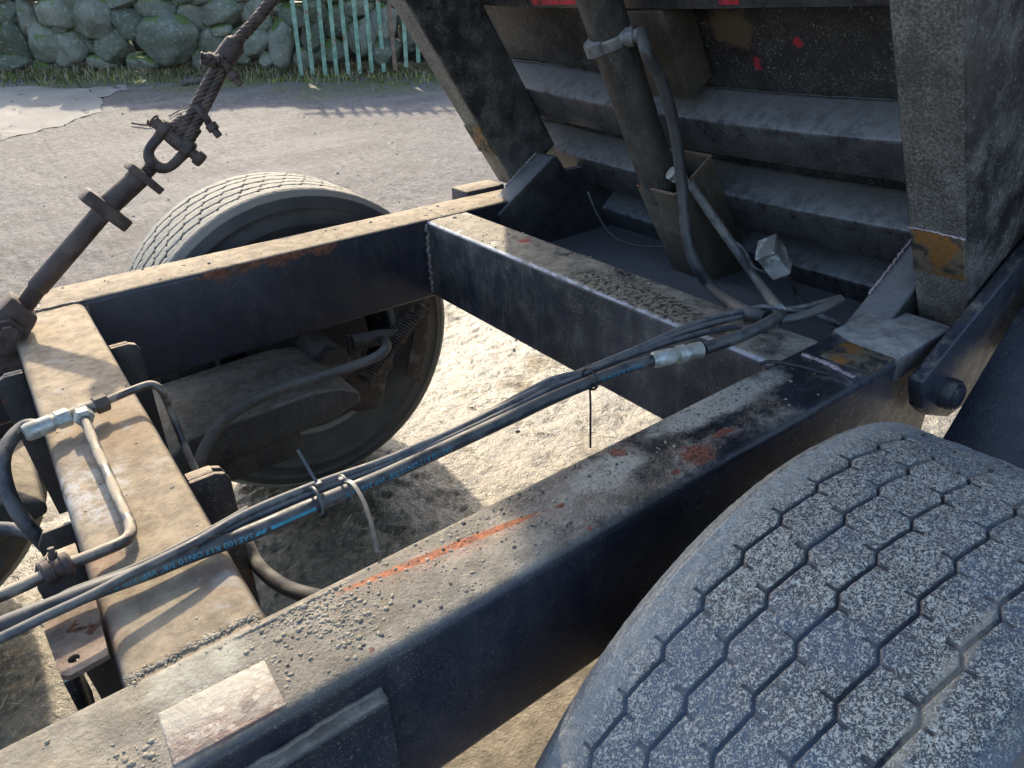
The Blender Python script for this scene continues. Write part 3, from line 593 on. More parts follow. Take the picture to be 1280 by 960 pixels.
# ---- wheels
R0, NG = .535, 50
def tyre_mesh(nt=1300, nw=210, w=.0013):
    half = .1525; ty = np.linspace(-half, half, nw)
    prof = []
    sw = [(.295, .150), (.30, .160), (.315, .166), (.33, .172), (.36, .183), (.40, .189), (.425, .190), (.428, .1925), (.434, .1925), (.437, .189), (.46, .186), (.475, .183), (.477, .185), (.482, .1845), (.485, .181), (.50, .175), (.512, .169), (.516, .1645), (.522, .1595), (.527, .156)]
    left = [(-y, r, .5) for r, y in sw]; right = [(y, r, .5) for r, y in sw[::-1]]
    mid = [(y, R0-.004*(abs(y)/half)**2.5-(.002 if abs(y) > half-.003 else 0), 1.0) for y in ty]
    prof = left+mid+right; m_ = len(prof); yy = np.array([p[0] for p in prof]); rr = np.array([p[1] for p in prof]); kk = np.array([p[2] for p in prof])
    th = np.linspace(0, 2*np.pi, nt, endpoint=False)
    T, Yc = np.meshgrid(th, yy, indexing='ij'); Rr = np.tile(rr, (nt, 1)); K = np.tile(kk, (nt, 1))
    dep = np.zeros_like(T); s_per = 2*np.pi*R0/NG
    for i, gy in enumerate((-.1045, -.0555, -.0045, .0525, .1045)[::1]):
        ph = (T/(2*np.pi)*NG+(.37*i)) % 1.0
        saw = np.where(ph < .8, ph/.8, 1-(ph-.8)/.2)*2-1
        d = np.abs(Yc-(gy+.0038*saw))
        dep = np.maximum(dep, np.clip((w+.0016-d)/(.0020 if nw > 150 else .0028), 0, 1))
        for c0, sg in ((.8, 1), (0.0, -1)):
            dp = np.abs((ph-c0+.5) % 1-.5)*s_per; e = (Yc-(gy+.0038*sg))*sg
            dep = np.maximum(dep, np.clip((.0022-dp)/.0014, 0, 1)*((e > -.002) & (e < .013))*.75)
    dep *= (np.abs(Yc) < .162)
    Rr = Rr-dep*(.0045 if nw > 150 else .011); K = np.where(dep > .3, K*(1-dep), K); K = np.where((np.abs(Yc) > .15) & (np.abs(Yc) < .172) & (dep < .3), .85, K)
    Rr += (.0008*np.sin(T*7+Yc*40)+.0016*perlin(T*R0/.011+40, Yc/.011+40, 21)+.0010*perlin(T*R0/.03+40, Yc/.03+40, 22))*(np.abs(Yc) < .19)
    V = np.stack([np.cos(T)*Rr, Yc, np.sin(T)*Rr], -1).reshape(-1, 3)
    id_ = np.arange(nt*m_).reshape(nt, m_); j = np.roll(id_, -1, 0)
    F = np.stack([id_[:, :-1].ravel(), id_[:, 1:].ravel(), j[:, 1:].ravel(), j[:, :-1].ravel()], 1)
    me = quick_mesh('tyre', V, F)
    at = me.attributes.new('wear', 'FLOAT', 'POINT'); at.data.foreach_set('value', K.ravel().astype(np.float32))
    me.materials.append(MAT['tyre_far']); return me
def rim_mesh():
    # outer barrel, well, disc with hand holes, hub and brake drum (side -Y of the wheel is the drum side)
    g = G(); n = 48
    prof = [(-.162, .300), (-.150, .312), (-.140, .296), (-.10, .285), (-.05, .262), (.05, .262), (.10, .285), (.140, .296), (.150, .312), (.162, .300), (.150, .282), (.06, .246), (.045, .13), (.03, .11), (.03, .02)]
    V = [(r*math.cos(2*math.pi*k/n), y, r*math.sin(2*math.pi*k/n)) for y, r in prof for k in range(n)]
    g.add(V, [(i*n+k, i*n+(k+1) % n, (i+1)*n+(k+1) % n, (i+1)*n+k) for i in range(len(prof)-1) for k in range(n)])
    g.turned((0, .02, 0), (0, 1, 0), [(0, .10), (.06, .10), (.075, .085), (.12, .08), (.13, .06)], 24)
    for k in range(10): a_ = k*2*math.pi/10; g.turned((.155*math.cos(a_), .04, .155*math.sin(a_)), (0, 1, 0), [(0, .017), (.03, .017), (.032, .012), (.05, .012)], 6)
    return g
def drum_mesh(): return G().turned((0, -.16, 0), (0, 1, 0), [(0, .05), (0, .20), (.012, .215), (.02, .215), (.03, .205), (.17, .205), (.18, .15)], 40)
tm = tyre_mesh(); tm2 = tyre_mesh(820, 130, .0036); rg = rim_mesh(); dg = drum_mesh()
def wheel(x, y, side, mat, spin, lab):
    w = bpy.data.objects.new('wheel', None); scene.collection.objects.link(w); w.parent = tr; w.location = np.array([x, y, R0-.006])-ORG[tr]; w['label'] = lab; w.empty_display_size = .1
    ORG[w] = np.array([x, y, R0-.006]); w.rotation_euler = (0, 0, 0 if side > 0 else math.pi)
    t = bpy.data.objects.new('tyre', tm if mat == 'tyre_near' else tm2); scene.collection.objects.link(t); t.parent = w; t.rotation_euler = (0, spin, 0)
    t.material_slots[0].link = 'OBJECT'; t.material_slots[0].material = MAT[mat]
    for nm, gg, mt in (('rim', rg, 'rim'), ('brake_drum', dg, 'brake')):
        me = bpy.data.meshes.get(nm+'_mesh')
        if not me:
            me = bpy.data.meshes.new(nm+'_mesh'); me.from_pydata(gg.v, [], gg.f); me.shade_smooth(); me.set_sharp_from_angle(angle=.6); me.materials.append(MAT[mt])
        o = bpy.data.objects.new(nm, me); scene.collection.objects.link(o); o.parent = w
    return w
wheel(.718, .2175, -1, 'tyre_near', .03, 'near wheel with sky tinted black tread caked in pale grit')
wheel(.718, 2.30, 1, 'tyre_far', .21, 'far rear wheel with dusty zigzag tread behind far rail')
wheel(-.625, 2.30, 1, 'tyre_far', .9, 'far front wheel partly cut off at left edge')

# ---- brake gear inside the far wheel
bk = build('brake_chamber', G().sweep([at_y(440, 428, 2.03), at_y(475, 422, 2.02), at_y(505, 420, 2.02)], [.026, .028, .026], n=16, sub=4), MAT['brake'], tr)
build('brake_shield', G().prism([tuple(at_y(*p, 2.07)[[0, 2]]) for p in ((430, 478), (485, 458), (482, 490), (478, 505), (468, 512), (445, 516), (432, 508))], (0, 2.07, 0), (1, 0, 0), (0, 0, 1), (0, 1, 0), .05, .01, 3), MAT['brake'], bk)
build('lever_plate', G().prism([tuple(at_y(*p, 2.05)[[0, 2]]) for p in ((519, 400), (533, 395), (535, 425), (524, 478), (508, 470), (515, 430))], (0, 2.05, 0), (1, 0, 0), (0, 0, 1), (0, 1, 0), .012, .003), MAT['brake'], bk)
build('cam_lever', G().prism([tuple(at_y(*p, 2.03)[[0, 2]]) for p in ((434, 420), (446, 420), (452, 452), (490, 445), (492, 462), (440, 482), (430, 470), (438, 450))], (0, 2.03, 0), (1, 0, 0), (0, 0, 1), (0, 1, 0), .016, .003), MAT['brake'], bk)
for a_, b_, yy in (((462, 468), (527, 388), 1.99), ((490, 416), (512, 396), 2.04)):
    p, q = at_y(*a_, yy), at_y(*b_, yy); L_ = np.linalg.norm(q-p)
    s_ = build('return_spring', G().helix(p, q-p, L_, .0165, .0038, max(8, int(L_/.0105))), MAT['brake'], tr)
    build('spring_rod', G().turned(p, q-p, [(-.03, .006), (L_+.01, .006), (L_+.01, .016), (L_+.03, .016)], 10), MAT['brake'], s_)
build('spring_pin', G().turned(at_y(522, 384, 1.97), at_y(534, 389, 1.97)-at_y(522, 384, 1.97), [(0, .017), (.02, .017), (.02, .011), (.045, .011)], 10), MAT['brake'], tr)
for p in ((430, 448), (436, 482), (452, 470)): build('bolt', G().turned(at_y(*p, 2.0), (.3, -1, -.2), [(0, .012), (.02, .012), (.02, .008), (.05, .008)], 6), MAT['brake'], tr)

# ---- hinge gear at the rear
def plate_px(pts, y, th, bev=.004): return G().prism([tuple(at_y(*p, y)[[0, 2]]) for p in pts], (0, y, 0), (1, 0, 0), (0, 0, 1), (0, 1, 0), th, bev, 3)
lk = build('hinge_link', plate_px([(1151, 487), (1153, 477), (1160, 470), (1267, 338), (1330, 262), (1350, 320), (1240, 452), (1215, 500), (1185, 522), (1160, 520), (1152, 512)], .455, .026, .006), MAT['rail'], tr)
pc = at_y(1186, 492, .45)
build('hinge_pin', G().turned(pc+np.array([0, .02, 0]), (0, -1, 0), [(0, .031), (.031, .031), (.034, .029), (.034, .024), (.040, .024), (.042, .020)], 28), MAT['rail'], lk)
build('deck_plate', G().box((1.203, NR1, .765), (2.1, FR0, .785), .003), MAT['body'], tr)
build('cross_member', G().box((1.80, NR1-.02, .60), (1.95, FR0+.02, .764), .01), MAT['body'], tr)
build('cheek_plate', G().box((1.46, FR0-.002, .55), (2.1, FR0+.03, 1.02), .003), MAT['body'], tr)
mg = build('mud_flap', G().prism([(1.20, .62), (1.50, .98), (1.75, 1.17), (1.75, 1.15), (1.515, .965), (1.215, .61)], (0, .02, 0), (1, 0, 0), (0, 0, 1), (0, 1, 0), .41, .003), MAT['rail'], tr)
# far rail end plate sticking out behind the beam
build('rail_end_cap', G().box((1.30, FR1+.002, RT-.12), (1.46, FR1+.10, RT+.012), .006), MAT['rail_far'], tr)

# ------------------------------------------------------------------ tipped body
tbm = thing('tipper_body', tuple(tb(.2, 1.26, -.3)), 'raised black tipper body showing its grimy ribbed underside', 'tipper body')
def slab(name, D0, D1, Y0, Y1, A0, A1, mat, bev=.006, seg=3, parent=tbm):
    p = tb(D0, Y0, A0); return build(name, G().prism([(0, 0), (D1-D0, 0), (D1-D0, A1-A0), (0, A1-A0)], p, TN, TT, (0, 1, 0), Y1-Y0, bev, seg), MAT[mat], parent)
BT = 3.1
bn = slab('longitudinal_beam', 0, .214, .485, .592, -.17, BT, 'beam', .010, 4); bf = slab('longitudinal_beam', 0, .214, 1.953, 2.05, -.03, BT, 'beam', .010, 4)
slab('floor_sheet', .312, .320, .22, 2.30, -.48, BT, 'floor_sheet', 0)
slab('side_wall', .3205, 1.15, 2.26, 2.30, -.48, BT, 'body', .004); slab('side_wall', .3205, 1.15, .22, .26, -.48, BT, 'body', .004)
slab('front_wall', .3205, 1.15, .2605, 2.2595, BT-.06, BT, 'body', .004)
def rib(A0, A1, Db=.3115, bow=.03, y0=.25, y1=2.27):
    g = G(); n = 36; prof = [(Db, A0-.008), (.224, A0-.002), (.2165, A0+.002), (.2155, A0+.010), (.2155, A1-.009), (.2172, A1-.002), (.223, A1+.002), (Db, A1+.018)]; k = len(prof)
    for i in range(n+1):
        y = y0+(y1-y0)*i/n; s_ = -bow*max(0, 1-((y-1.26)/.72)**2)
        for D, A in prof: g.v.append(tuple(tb(D, y, A+s_+.002*mnoise.noise((y*6, A*9, 0)))))
    for i in range(n):
        for j in range(k-1): g.f.append((i*k+j, i*k+j+1, (i+1)*k+j+1, (i+1)*k+j))
    g.f += [tuple(range(k)), tuple(range(n*k, n*k+k))[::-1]]
    r_ = build('cross_rib', g, MAT['body'], tbm); at_ = r_.data.attributes.new('edge', 'FLOAT', 'POINT'); at_.data.foreach_set('value', np.tile(np.array([0, 0, .2, .1, .25, 1, .9, 0], np.float32), n+1))
    bead([tb(Db-.003, y0+(y1-y0)*i/8, A1+.024-bow*max(0, 1-((y0+(y1-y0)*i/8-1.26)/.72)**2)) for i in range(9)], .0035, 'body', r_)
rib(.09, .20); rib(-.18, -.055); rib(-.42, -.295, bow=.02)
for A in (.485, .88, 1.27, 1.66, 2.05, 2.44): rib(A, A+.11, bow=.012)
cs = slab('stiffener', .216, .311, 1.262, 1.41, .226, .468, 'pocket', .006)
# red paint left on the upper rib
for y0, y1, a0 in ((1.50, 1.72, .489), (1.04, 1.09, .487)): slab('paint_mark', .2125, .2152, y0, y1, a0, a0+.06, 'red_paint', 0)
# wear pads on the beams
a0 = (at_y(1175, 340, .54)-np.array([1.44, 0, 1.0]))@TT; a1 = (at_y(1175, 285, .54)-np.array([1.44, 0, 1.0]))@TT
w1 = slab('wear_pad', -.004, .004, .492, .586, a0, a1, 'wear', .002, 2, bn); w1['label'] = 'rust orange wear pad on near body beam'
bead([tb(-.003, .488, a1+.003), tb(-.003, .54, a1+.004), tb(-.003, .588, a1+.003)], .003, 'weld_pale', bn)
slab('wear_pad', -.004, .004, 1.957, 2.046, .11, .22, 'wear', .002, 2, bf)
# hinge lugs
for y0, y1 in ((1.862, 1.951), (.594, .672)):
    fc = [tuple(at_y(*p, 1.865)[[0, 2]]) for p in ((622, 268), (651, 238), (690, 196), (697, 195), (718, 231), (717, 240), (676, 292), (640, 330))]
    lug = build('hinge_lug', G().prism(fc, (0, y0, 0), (1, 0, 0), (0, 0, 1), (0, 1, 0), y1-y0, .008, 3), MAT['body'], tbm)
    bead([(fc[1][0]-.002, y1-.004, fc[1][1]), (fc[2][0]-.002, y1-.004, fc[2][1]+.002)], .0028, 'weld_pale', lug)
# cylinder pocket, open at the top
pk = thing('cylinder_pocket', tuple(tb(.12, 1.32, -.36)), '', ''); del pk['label'], pk['category']
pk.parent = tbm; pk.location = ORG[pk]-ORG[tbm]
PD0, PD1, PY0, PY1, PA0, PA1 = .057, .2135, 1.25, 1.392, -.40, .054
for nm, D0, D1, Y0, Y1 in (('front_plate', PD0, PD0+.007, PY0, PY1), ('back_plate', PD1-.007, PD1, PY0, PY1), ('side_plate', PD0+.0075, PD1-.0075, PY0, PY0+.007), ('side_plate', PD0+.0075, PD1-.0075, PY1-.007, PY1)):
    slab(nm, D0, D1, Y0, Y1, PA0, PA1, 'pocket', .0015, 2, pk)
rim_ = [tb(PD0+.002, PY0+.002, PA1), tb(PD0+.002, PY1-.002, PA1), tb(PD1-.002, PY1-.002, PA1), tb(PD1-.002, PY0+.002, PA1), tb(PD0+.002, PY0+.002, PA1)]
build('lip', G().sweep(rim_, .0045, n=8, smooth=False), MAT['rusty'], pk)

# ------------------------------------------------------------------ tipping cylinder
c0 = at_y(829, 243, 1.355); c1 = at_y(764, 45, 1.355); cd = (c1-c0)/np.linalg.norm(c1-c0); CL = 1.5
cyl = thing('hydraulic_cylinder', tuple(c0), 'grey brown telescopic tipping cylinder standing in its steel pocket', 'hydraulic cylinder')
build('barrel', G().turned(c0, cd, [(-.006, .042), (0, .047), (.01, .0505), (CL, .0505)], 40), MAT['cylbody'], cyl)
r1_ = tb(.135, 1.325, -.10); build('rod', G().turned(c0, r1_-c0, [(.001, .027), (float(np.linalg.norm(r1_-c0)), .027)], 28), MAT['chrome'], cyl)
k0 = c0+cd*np.linalg.norm(c1-c0)
cl = build('collar', G().turned(k0-cd*.016, cd, [(0, .0508), (.004, .056), (.026, .056), (.03, .0508)], 40), MAT['pipe_grey'], cyl)
sdv = np.cross(cd, [0, 1, 0]); toc = CAM-k0; toc -= cd*(toc@cd); toc /= np.linalg.norm(toc); rt = np.cross(cd, toc); rt = rt if rt@_r > 0 else -rt
build('clamp_ear', G().turned(k0-rt*.042+toc*.026, cd, [(-.012, .010), (-.012, .026), (.016, .026), (.016, .010)], 18), MAT['pipe_grey'], cl)
build('banjo_fitting', G().turned(k0+toc*.04+rt*.026, rt*.9+toc*.35-cd*.1, [(-.015, .018), (.006, .018), (.006, .022), (.024, .022), (.024, .016), (.05, .016)], 12), MAT['pipe_grey'], cyl)
j0 = at_y(838, 216, 1.27)
build('port_fitting', G().turned(j0, at_y(862, 230, 1.25)-j0, [(0, .017), (.012, .017), (.012, .014), (.02, .014), (.02, .018), (.045, .018), (.045, .012), (.06, .012)], 12), MAT['zinc'], cyl)
build('feed_pipe', G().sweep([at_y(862, 228, 1.24), at_y(885, 262, 1.2), at_y(920, 312, 1.13), at_y(950, 355, 1.05), at_z(974, 388, RT+.03)], .0125, n=14), MAT['pipe_grey'], cyl)

# ------------------------------------------------------------------ hoses and cables
def hose(name, pts, r, mat, label, cat, group=None, n=12, sub=10):
    P_ = np.array(pts, float); o = build(name, G().sweep(P_, r, n=n, sub=sub), MAT[mat], sharp=50); tag(o, label, cat, group); return o
hose('hydraulic_hose', [k0+toc*.052+rt*.066, at_y(808, 64, 1.225), at_y(828, 105, 1.22), at_y(843, 160, 1.21), at_y(852, 225, 1.195), at_y(858, 290, 1.165), at_y(870, 332, 1.13), at_y(892, 362, 1.08), at_z(925, 386, RT+.015), at_z(955, 398, RT+.016)], .0145, 'hose_old', 'thick hose curving down in front of the tipping cylinder', 'hose', n=14)
def hz(l): return [at_z(x, y, RT+z) for x, y, z in l]
# bundle running along the near rail
main_pts = hz([(-140, 846, .03), (-60, 812, .028), (0, 784, .026), (56, 762, .024), (112, 740, .022), (187, 713, .016), (240, 692, .014), (310, 667, .012), (380, 637, .010), (430, 616, .008), (480, 595, .006), (560, 558, .006), (640, 521, .008), (700, 493, .010), (780, 461, .014), (818, 450, .018)])
mh = hose('hydraulic_hose', main_pts, .0112, 'rubber', 'thick black hose with cyan print along the near rail', 'hose', n=16)
fe = main_pts[-1]; fd_ = hz([(880, 436, .022)])[0]-fe; fl = np.linalg.norm(fd_); fdu = fd_/fl
build('crimp_ferrule', G().turned(fe-fdu*.004, fd_, [(0, .0125), (.004, .0150), (.042, .0150), (.046, .012), (.050, .012), (.050, .0165), (.066, .0165), (.066, .0125), (.075, .0125), (.075, .0150), (fl-.002, .0150), (fl, .0125)], 18), MAT['zinc'], mh)
hose('hydraulic_hose', hz([(880, 436, .022), (915, 424, .026), (950, 409, .03), (968, 399, .03), (976, 393, .022), (981, 389, .008)]), .0120, 'rubber', 'short black hose from silver coupling to rear cross member', 'hose', n=14)
hose('air_line', hz([(-140, 862, .038), (0, 798, .038), (56, 771, .038), (112, 745, .038), (169, 715, .036), (240, 680, .032), (310, 641, .026), (400, 604, .022), (480, 576, .018), (560, 542, .016), (620, 513, .016), (680, 484, .016), (740, 459, .016), (800, 434, .018), (870, 404, .02), (940, 386, .03), (965, 385, .032), (1017, 393, .02), (1052, 408, -.02)]), .0058, 'wire', 'thin blue grey line crossing over thick hose at left', 'hose', 'thin lines in the hose bundle')
hose('air_line', hz([(240, 686, .018), (310, 650, .016), (400, 612, .014), (480, 583, .012), (560, 549, .012), (640, 511, .012), (700, 481, .014), (780, 446, .014), (830, 425, .016), (875, 409, .016), (942, 392, .018), (1000, 385, .03), (1050, 372, .034)]), .0062, 'wire', 'thin line nestled between the hoses ending in bent pipe at rear', 'hose', 'thin lines in the hose bundle')
hose('air_line', hz([(-140, 836, .02), (0, 776, .02), (69, 749, .018), (94, 737, .018), (169, 709, .018), (240, 675, .018), (310, 636, .018)]), .0045, 'rubber_dusty', 'thin dark line along upper side of hose bundle at left', 'hose', 'thin lines in the hose bundle')
hose('air_line', hz([(600, 522, .01), (640, 500, .012), (690, 475, .02), (740, 462, .016), (800, 440, .012), (850, 424, .012), (890, 414, .01), (925, 408, .006)]), .0058, 'wire', 'thin black line rising out of hose bundle before cross member', 'hose', 'thin lines in the hose bundle')
hose('bent_pipe', hz([(975, 400, .02), (1000, 396, .022), (1030, 384, .03), (1050, 374, .03)]), .0095, 'hose_old', 'short bent pipe with open end on rear cross member', 'pipe')
hose('thin_cable', hz([(950, 455, .004), (965, 452, .01), (1000, 458, .012), (1035, 468, .005)]), .0035, 'tie_black', 'thin black cable loop beside rust stained pad', 'cable')
hose('thin_cable', [at_y(735, 240, 1.62), at_y(748, 270, 1.60), at_y(765, 294, 1.57), at_y(790, 306, 1.53), at_y(832, 309, 1.45)], .0032, 'wire', 'thin grey cable hanging in a loop left of the pocket', 'cable')
# brake hoses
hose('brake_hose', [at_z(246, 600, .50), at_z(249, 580, .56), at_z(258, 556, .60), at_z(275, 532, .622), at_z(300, 511, .628), at_z(350, 486, .63), at_z(400, 471, .63), at_z(440, 458, .63), at_z(470, 446, .64), at_z(483, 434, .65), at_y(480, 424, 2.0)], .0145, 'rubber_dusty', 'dusty grey brake hose curving to the far wheel brake', 'hose', n=14)
hose('brake_hose', [at_y(308, 680, 1.02), at_y(322, 706, .98), at_y(345, 727, .90), at_y(372, 740, .82), at_y(420, 752, .74)], .0120, 'rubber_dusty', 'dusty hose dipping under the near rail beside bracket', 'hose', n=14)
# pipework on the front cross member
T0 = at_z(102, 514, RT+.026)
tf = thing('tee_fitting', tuple(T0), 'steel tee fitting with pipes on top of front cross member', 'pipe fitting')
ax = at_z(130, 503, RT+.026)-T0; ax /= np.linalg.norm(ax); ay = at_z(112, 540, RT+.026)-T0; ay /= np.linalg.norm(ay)
build('tee_body', G().turned(T0-ax*.022, ax, [(0, .011), (.044, .011)], 14).turned(T0, ay, [(-.012, .010), (.018, .010)], 14), MAT['pipe'], tf)
for d_, s0 in ((-ax, .018), (ax, .020), (ay, .010)): build('union_nut', G().turned(T0+d_*s0, d_, [(0, .0135), (.002, .0155), (.020, .0155), (.022, .013)], 6), MAT['zinc' if d_ is not ax else 'rust_steel'], tf)
build('pipe', G().sweep([T0+ax*.03]+hz([(150, 494, .028), (178, 483, .03), (192, 481, .028), (203, 490, .012), (212, 510, -.04), (232, 560, -.11), (246, 592, -.15)]), .0068, n=12), MAT['pipe'], tf)
build('pipe', G().sweep([T0+ay*.02]+hz([(120, 560, .016), (140, 606, .012), (155, 640, .012), (162, 655, .012), (163, 667, .013), (152, 678, .014), (120, 692, .016), (75, 710, .018), (40, 727, .018), (0, 745, .018), (-80, 780, .018)]), .0078, n=12, sub=8), MAT['pipe'], tf)
cp = at_z(72, 711, RT+.018); cx_ = at_z(40, 727, RT+.018)-cp; cx_ /= np.linalg.norm(cx_)
pcl = build('pipe_clamp', G().turned(cp-cx_*.016, cx_, [(0, .012), (.003, .016), (.010, .016), (.012, .0135), (.020, .0135), (.022, .016), (.030, .016), (.033, .012)], 16), MAT['rust_steel'], tf)
build('clamp_bolt', G().turned(cp+np.array([.0, .01, .01]), (.1, .2, 1), [(0, .006), (.008, .006), (.008, .004), (.014, .004)], 6), MAT['rust_steel'], pcl)
lh = hose('hydraulic_hose', [T0-ax*.062]+hz([(32, 533, .022), (12, 552, .015), (3, 578, .0), (8, 610, -.03), (22, 640, -.06), (40, 663, -.09), (60, 685, -.13)]), .0112, 'rubber', 'black hose looping off the left side of front cross member', 'hose', n=14)
build('crimp_ferrule', G().turned(T0-ax*.036, -ax, [(0, .010), (.004, .0125), (.008, .0125), (.01, .0145), (.045, .0145), (.05, .012)], 16), MAT['zinc'], lh)
hose('air_line', [at_y(-30, 662, 1.2), at_y(0, 660, 1.2), at_y(28, 663, 1.18), at_y(50, 672, 1.12)], .010, 'wire', 'short grey line disappearing behind left bracket', 'hose')

# printed text on the thick hose
SP, _ = spline(main_pts, np.ones(len(main_pts)), 20); ds = np.r_[0, np.cumsum(np.linalg.norm(np.diff(SP, axis=0), axis=1))]
def hose_frame(s_):
    p = np.array([np.interp(s_, ds, SP[:, k]) for k in range(3)]); q = np.array([np.interp(s_+.004, ds, SP[:, k]) for k in range(3)]); T_ = (q-p)/np.linalg.norm(q-p)
    c_ = CAM*np.array([1, 1, 1])-p; c_ = np.array([0.05, -.72, .69]); c_ -= T_*(c_@T_); c_ /= np.linalg.norm(c_); return p, T_, c_, np.cross(T_, c_)
def arc_at(px): d_ = [abs(float(proj_x(p))-px) for p in SP]; return ds[int(np.argmin(d_))]
def proj_x(p): v = p-CAM; return 640+FPX*(v@_r)/(v@_f)
def text_mesh(body, size):
    c_ = bpy.data.curves.new('t', 'FONT'); c_.body = body; c_.size = size; c_.resolution_u = 2
    o = bpy.data.objects.new('t', c_); scene.collection.objects.link(o); dg_ = bpy.context.evaluated_depsgraph_get(); me = bpy.data.meshes.new_from_object(o.evaluated_get(dg_))
    b_ = bmesh.new(); b_.from_mesh(me); bmesh.ops.triangulate(b_, faces=b_.faces[:])
    for _ in range(2): bmesh.ops.subdivide_edges(b_, edges=[e for e in b_.edges if e.calc_length() > size*.16], cuts=1); bmesh.ops.triangulate(b_, faces=b_.faces[:])
    b_.verts.index_update(); v = np.array([x.co[:] for x in b_.verts]); f = [tuple(w.index for w in p.verts) for p in b_.faces]; b_.free(); bpy.data.objects.remove(o); bpy.data.meshes.remove(me); return v, f
def wrap(v, f, s_end, tilt):
    g = G(); hr_ = .0115
    for x, y, _z in v:
        p, T_, c_, b_ = hose_frame(s_end-x); a_ = tilt+y/hr_      # reads upside down, running right to left
        g.v.append(tuple(p+hr_*(math.cos(a_)*c_-math.sin(a_)*b_*(1 if (b_@np.array([0, 0, 1])) > 0 else -1))))
    g.f = f; return g
for body, px in (('SAE100 R17 DN10 3/8" WP 210 BAR', 312), ('SAE100 R17 DN10 3/8" WP 210 BAR', 560), ('SAE100 R17 DN10', 800)):
    v, f = text_mesh(body, .0115); v[:, 1] -= .004; build('printed_text', wrap(v, f, arc_at(px), .55), MAT['cyan'], mh, sharp=0)
for px0, px1 in ((392, 322),):
    s1, s0 = arc_at(px0), arc_at(px1); v = []; f = []
    for k in range(24): v += [(k/23*(s1-s0)*.8, -.0022, 0), (k/23*(s1-s0)*.8, .0028, 0)]
    f = [(2*k, 2*k+1, 2*k+3, 2*k+2) for k in range(23)]
    for j in range(2):
        b_ = len(v); x0 = (s1-s0)*(.86+.09*j); v += [(x0, -.0025, 0), (x0+.006, -.0025, 0), (x0+.010, .003, 0), (x0+.004, .003, 0)]; f.append((b_, b_+1, b_+2, b_+3))
    build('printed_stripe', wrap(np.array(v), f, s1, .55), MAT['cyan'], mh, sharp=0)

# cable ties
def tie_strip(pts, w, th, mat):
    g = G(); P_, _ = spline(np.array(pts, float), np.ones(len(pts)), 10); T_ = np.gradient(P_, axis=0); T_ /= np.linalg.norm(T_, axis=1)[:, None]
    for p, t_ in zip(P_, T_):
        s_ = np.cross(t_, toc_); s_ /= np.linalg.norm(s_); n_ = np.cross(s_, t_)
        for a_, b_ in ((-w, -th), (w, -th), (w, th), (-w, th)): g.v.append(tuple(p+s_*a_+n_*b_))
    for i in range(len(P_)-1):
        for j in range(4): g.f.append((i*4+j, i*4+(j+1) % 4, i*4+4+(j+1) % 4, i*4+4+j))
    m_ = len(P_)*4; g.f += [(3, 2, 1, 0), (m_-4, m_-3, m_-2, m_-1)]; return g
toc_ = np.array([.1, -.8, .6])
def tie(loop_px, r, tail, lab, mat, w=.0028):
    s_ = arc_at(loop_px); p, T_, c_, b_ = hose_frame(s_); up = np.array([0, 0, .006])
    t = thing('cable_tie', tuple(p), lab, 'cable tie', 'cable ties on the hose bundle')
    g = G(); ring_ = [p+up+.024*math.cos(a_)*b_*.8+.02*math.sin(a_)*c_ for a_ in np.linspace(0, 2*math.pi, 20)]
    build('loop', G().sweep(ring_, .0022, n=6, smooth=False), MAT[mat], t)
    build('tail', tie_strip(tail, w, .0008, mat), MAT[mat], t); build('head', G().box(-np.array([.005, .004, .004]), (.005, .004, .004), .001, M=Matrix.Translation(Vector(tail[0]))), MAT[mat], t)
tie(432, .02, [at_z(428, 600, RT+.03), at_z(440, 604, RT+.035), at_z(453, 624, RT+.03), at_z(464, 655, RT+.02), at_z(472, 691, RT+.006)], 'grey cable tie with long tail curving onto near rail', 'tie')
tie(396, .02, [at_z(398, 606, RT+.03), at_z(388, 590, RT+.045), at_z(372, 562, RT+.07)], 'grey cable tie with short tail sticking up', 'tie', .002)
tie(738, .02, [at_z(737, 478, RT+.01), at_z(738, 505, RT-.02), at_z(738, 530, RT-.055), at_z(738, 560, RT-.09)], 'black cable tie whose tail hangs down over bright mud', 'tie_black', .0018)

# junction box dangling on cables
jb0 = at_y(968, 322, 1.02); jb = thing('junction_box', tuple(jb0), 'chalky white junction box dangling on cables by the ribs', 'junction box')
JM = Matrix.Translation(Vector(jb0)) @ Matrix.Rotation(math.radians(-28), 4, 'Y') @ Matrix.Rotation(math.radians(30), 4, 'Z') @ Matrix.Rotation(math.radians(-20), 4, 'X')
cs_ = build('case', G().box((-.034, -.026, -.046), (.034, .026, .034), .006, 3, JM), MAT['box_white'], jb)
build('lid', G().box((-.036, -.027, .0345), (.036, .027, .046), .004, 3, JM), MAT['box_white'], cs_)
for dx in (-.016, .018): build('cable_gland', G().turned(JM @ Vector((dx, 0, -.038)), (JM.to_3x3() @ Vector((0, 0, -1))), [(0, .010), (.012, .010), (.014, .007), (.024, .007)], 8), MAT['pipe_grey'], cs_)
hose('thin_cable', [np.array(JM @ Vector((.018, 0, -.055))), at_y(988, 350, 1.0), at_y(1000, 375, .97), at_z(1012, 392, RT)], .0055, 'wire', 'grey cable hanging straight below white junction box', 'cable')
hose('thin_cable', [np.array(JM @ Vector((-.016, 0, -.055))), at_y(945, 336, 1.06), at_y(930, 312, 1.10), at_y(918, 302, 1.14)], .0045, 'wire', 'thin cable running left from white junction box', 'cable')

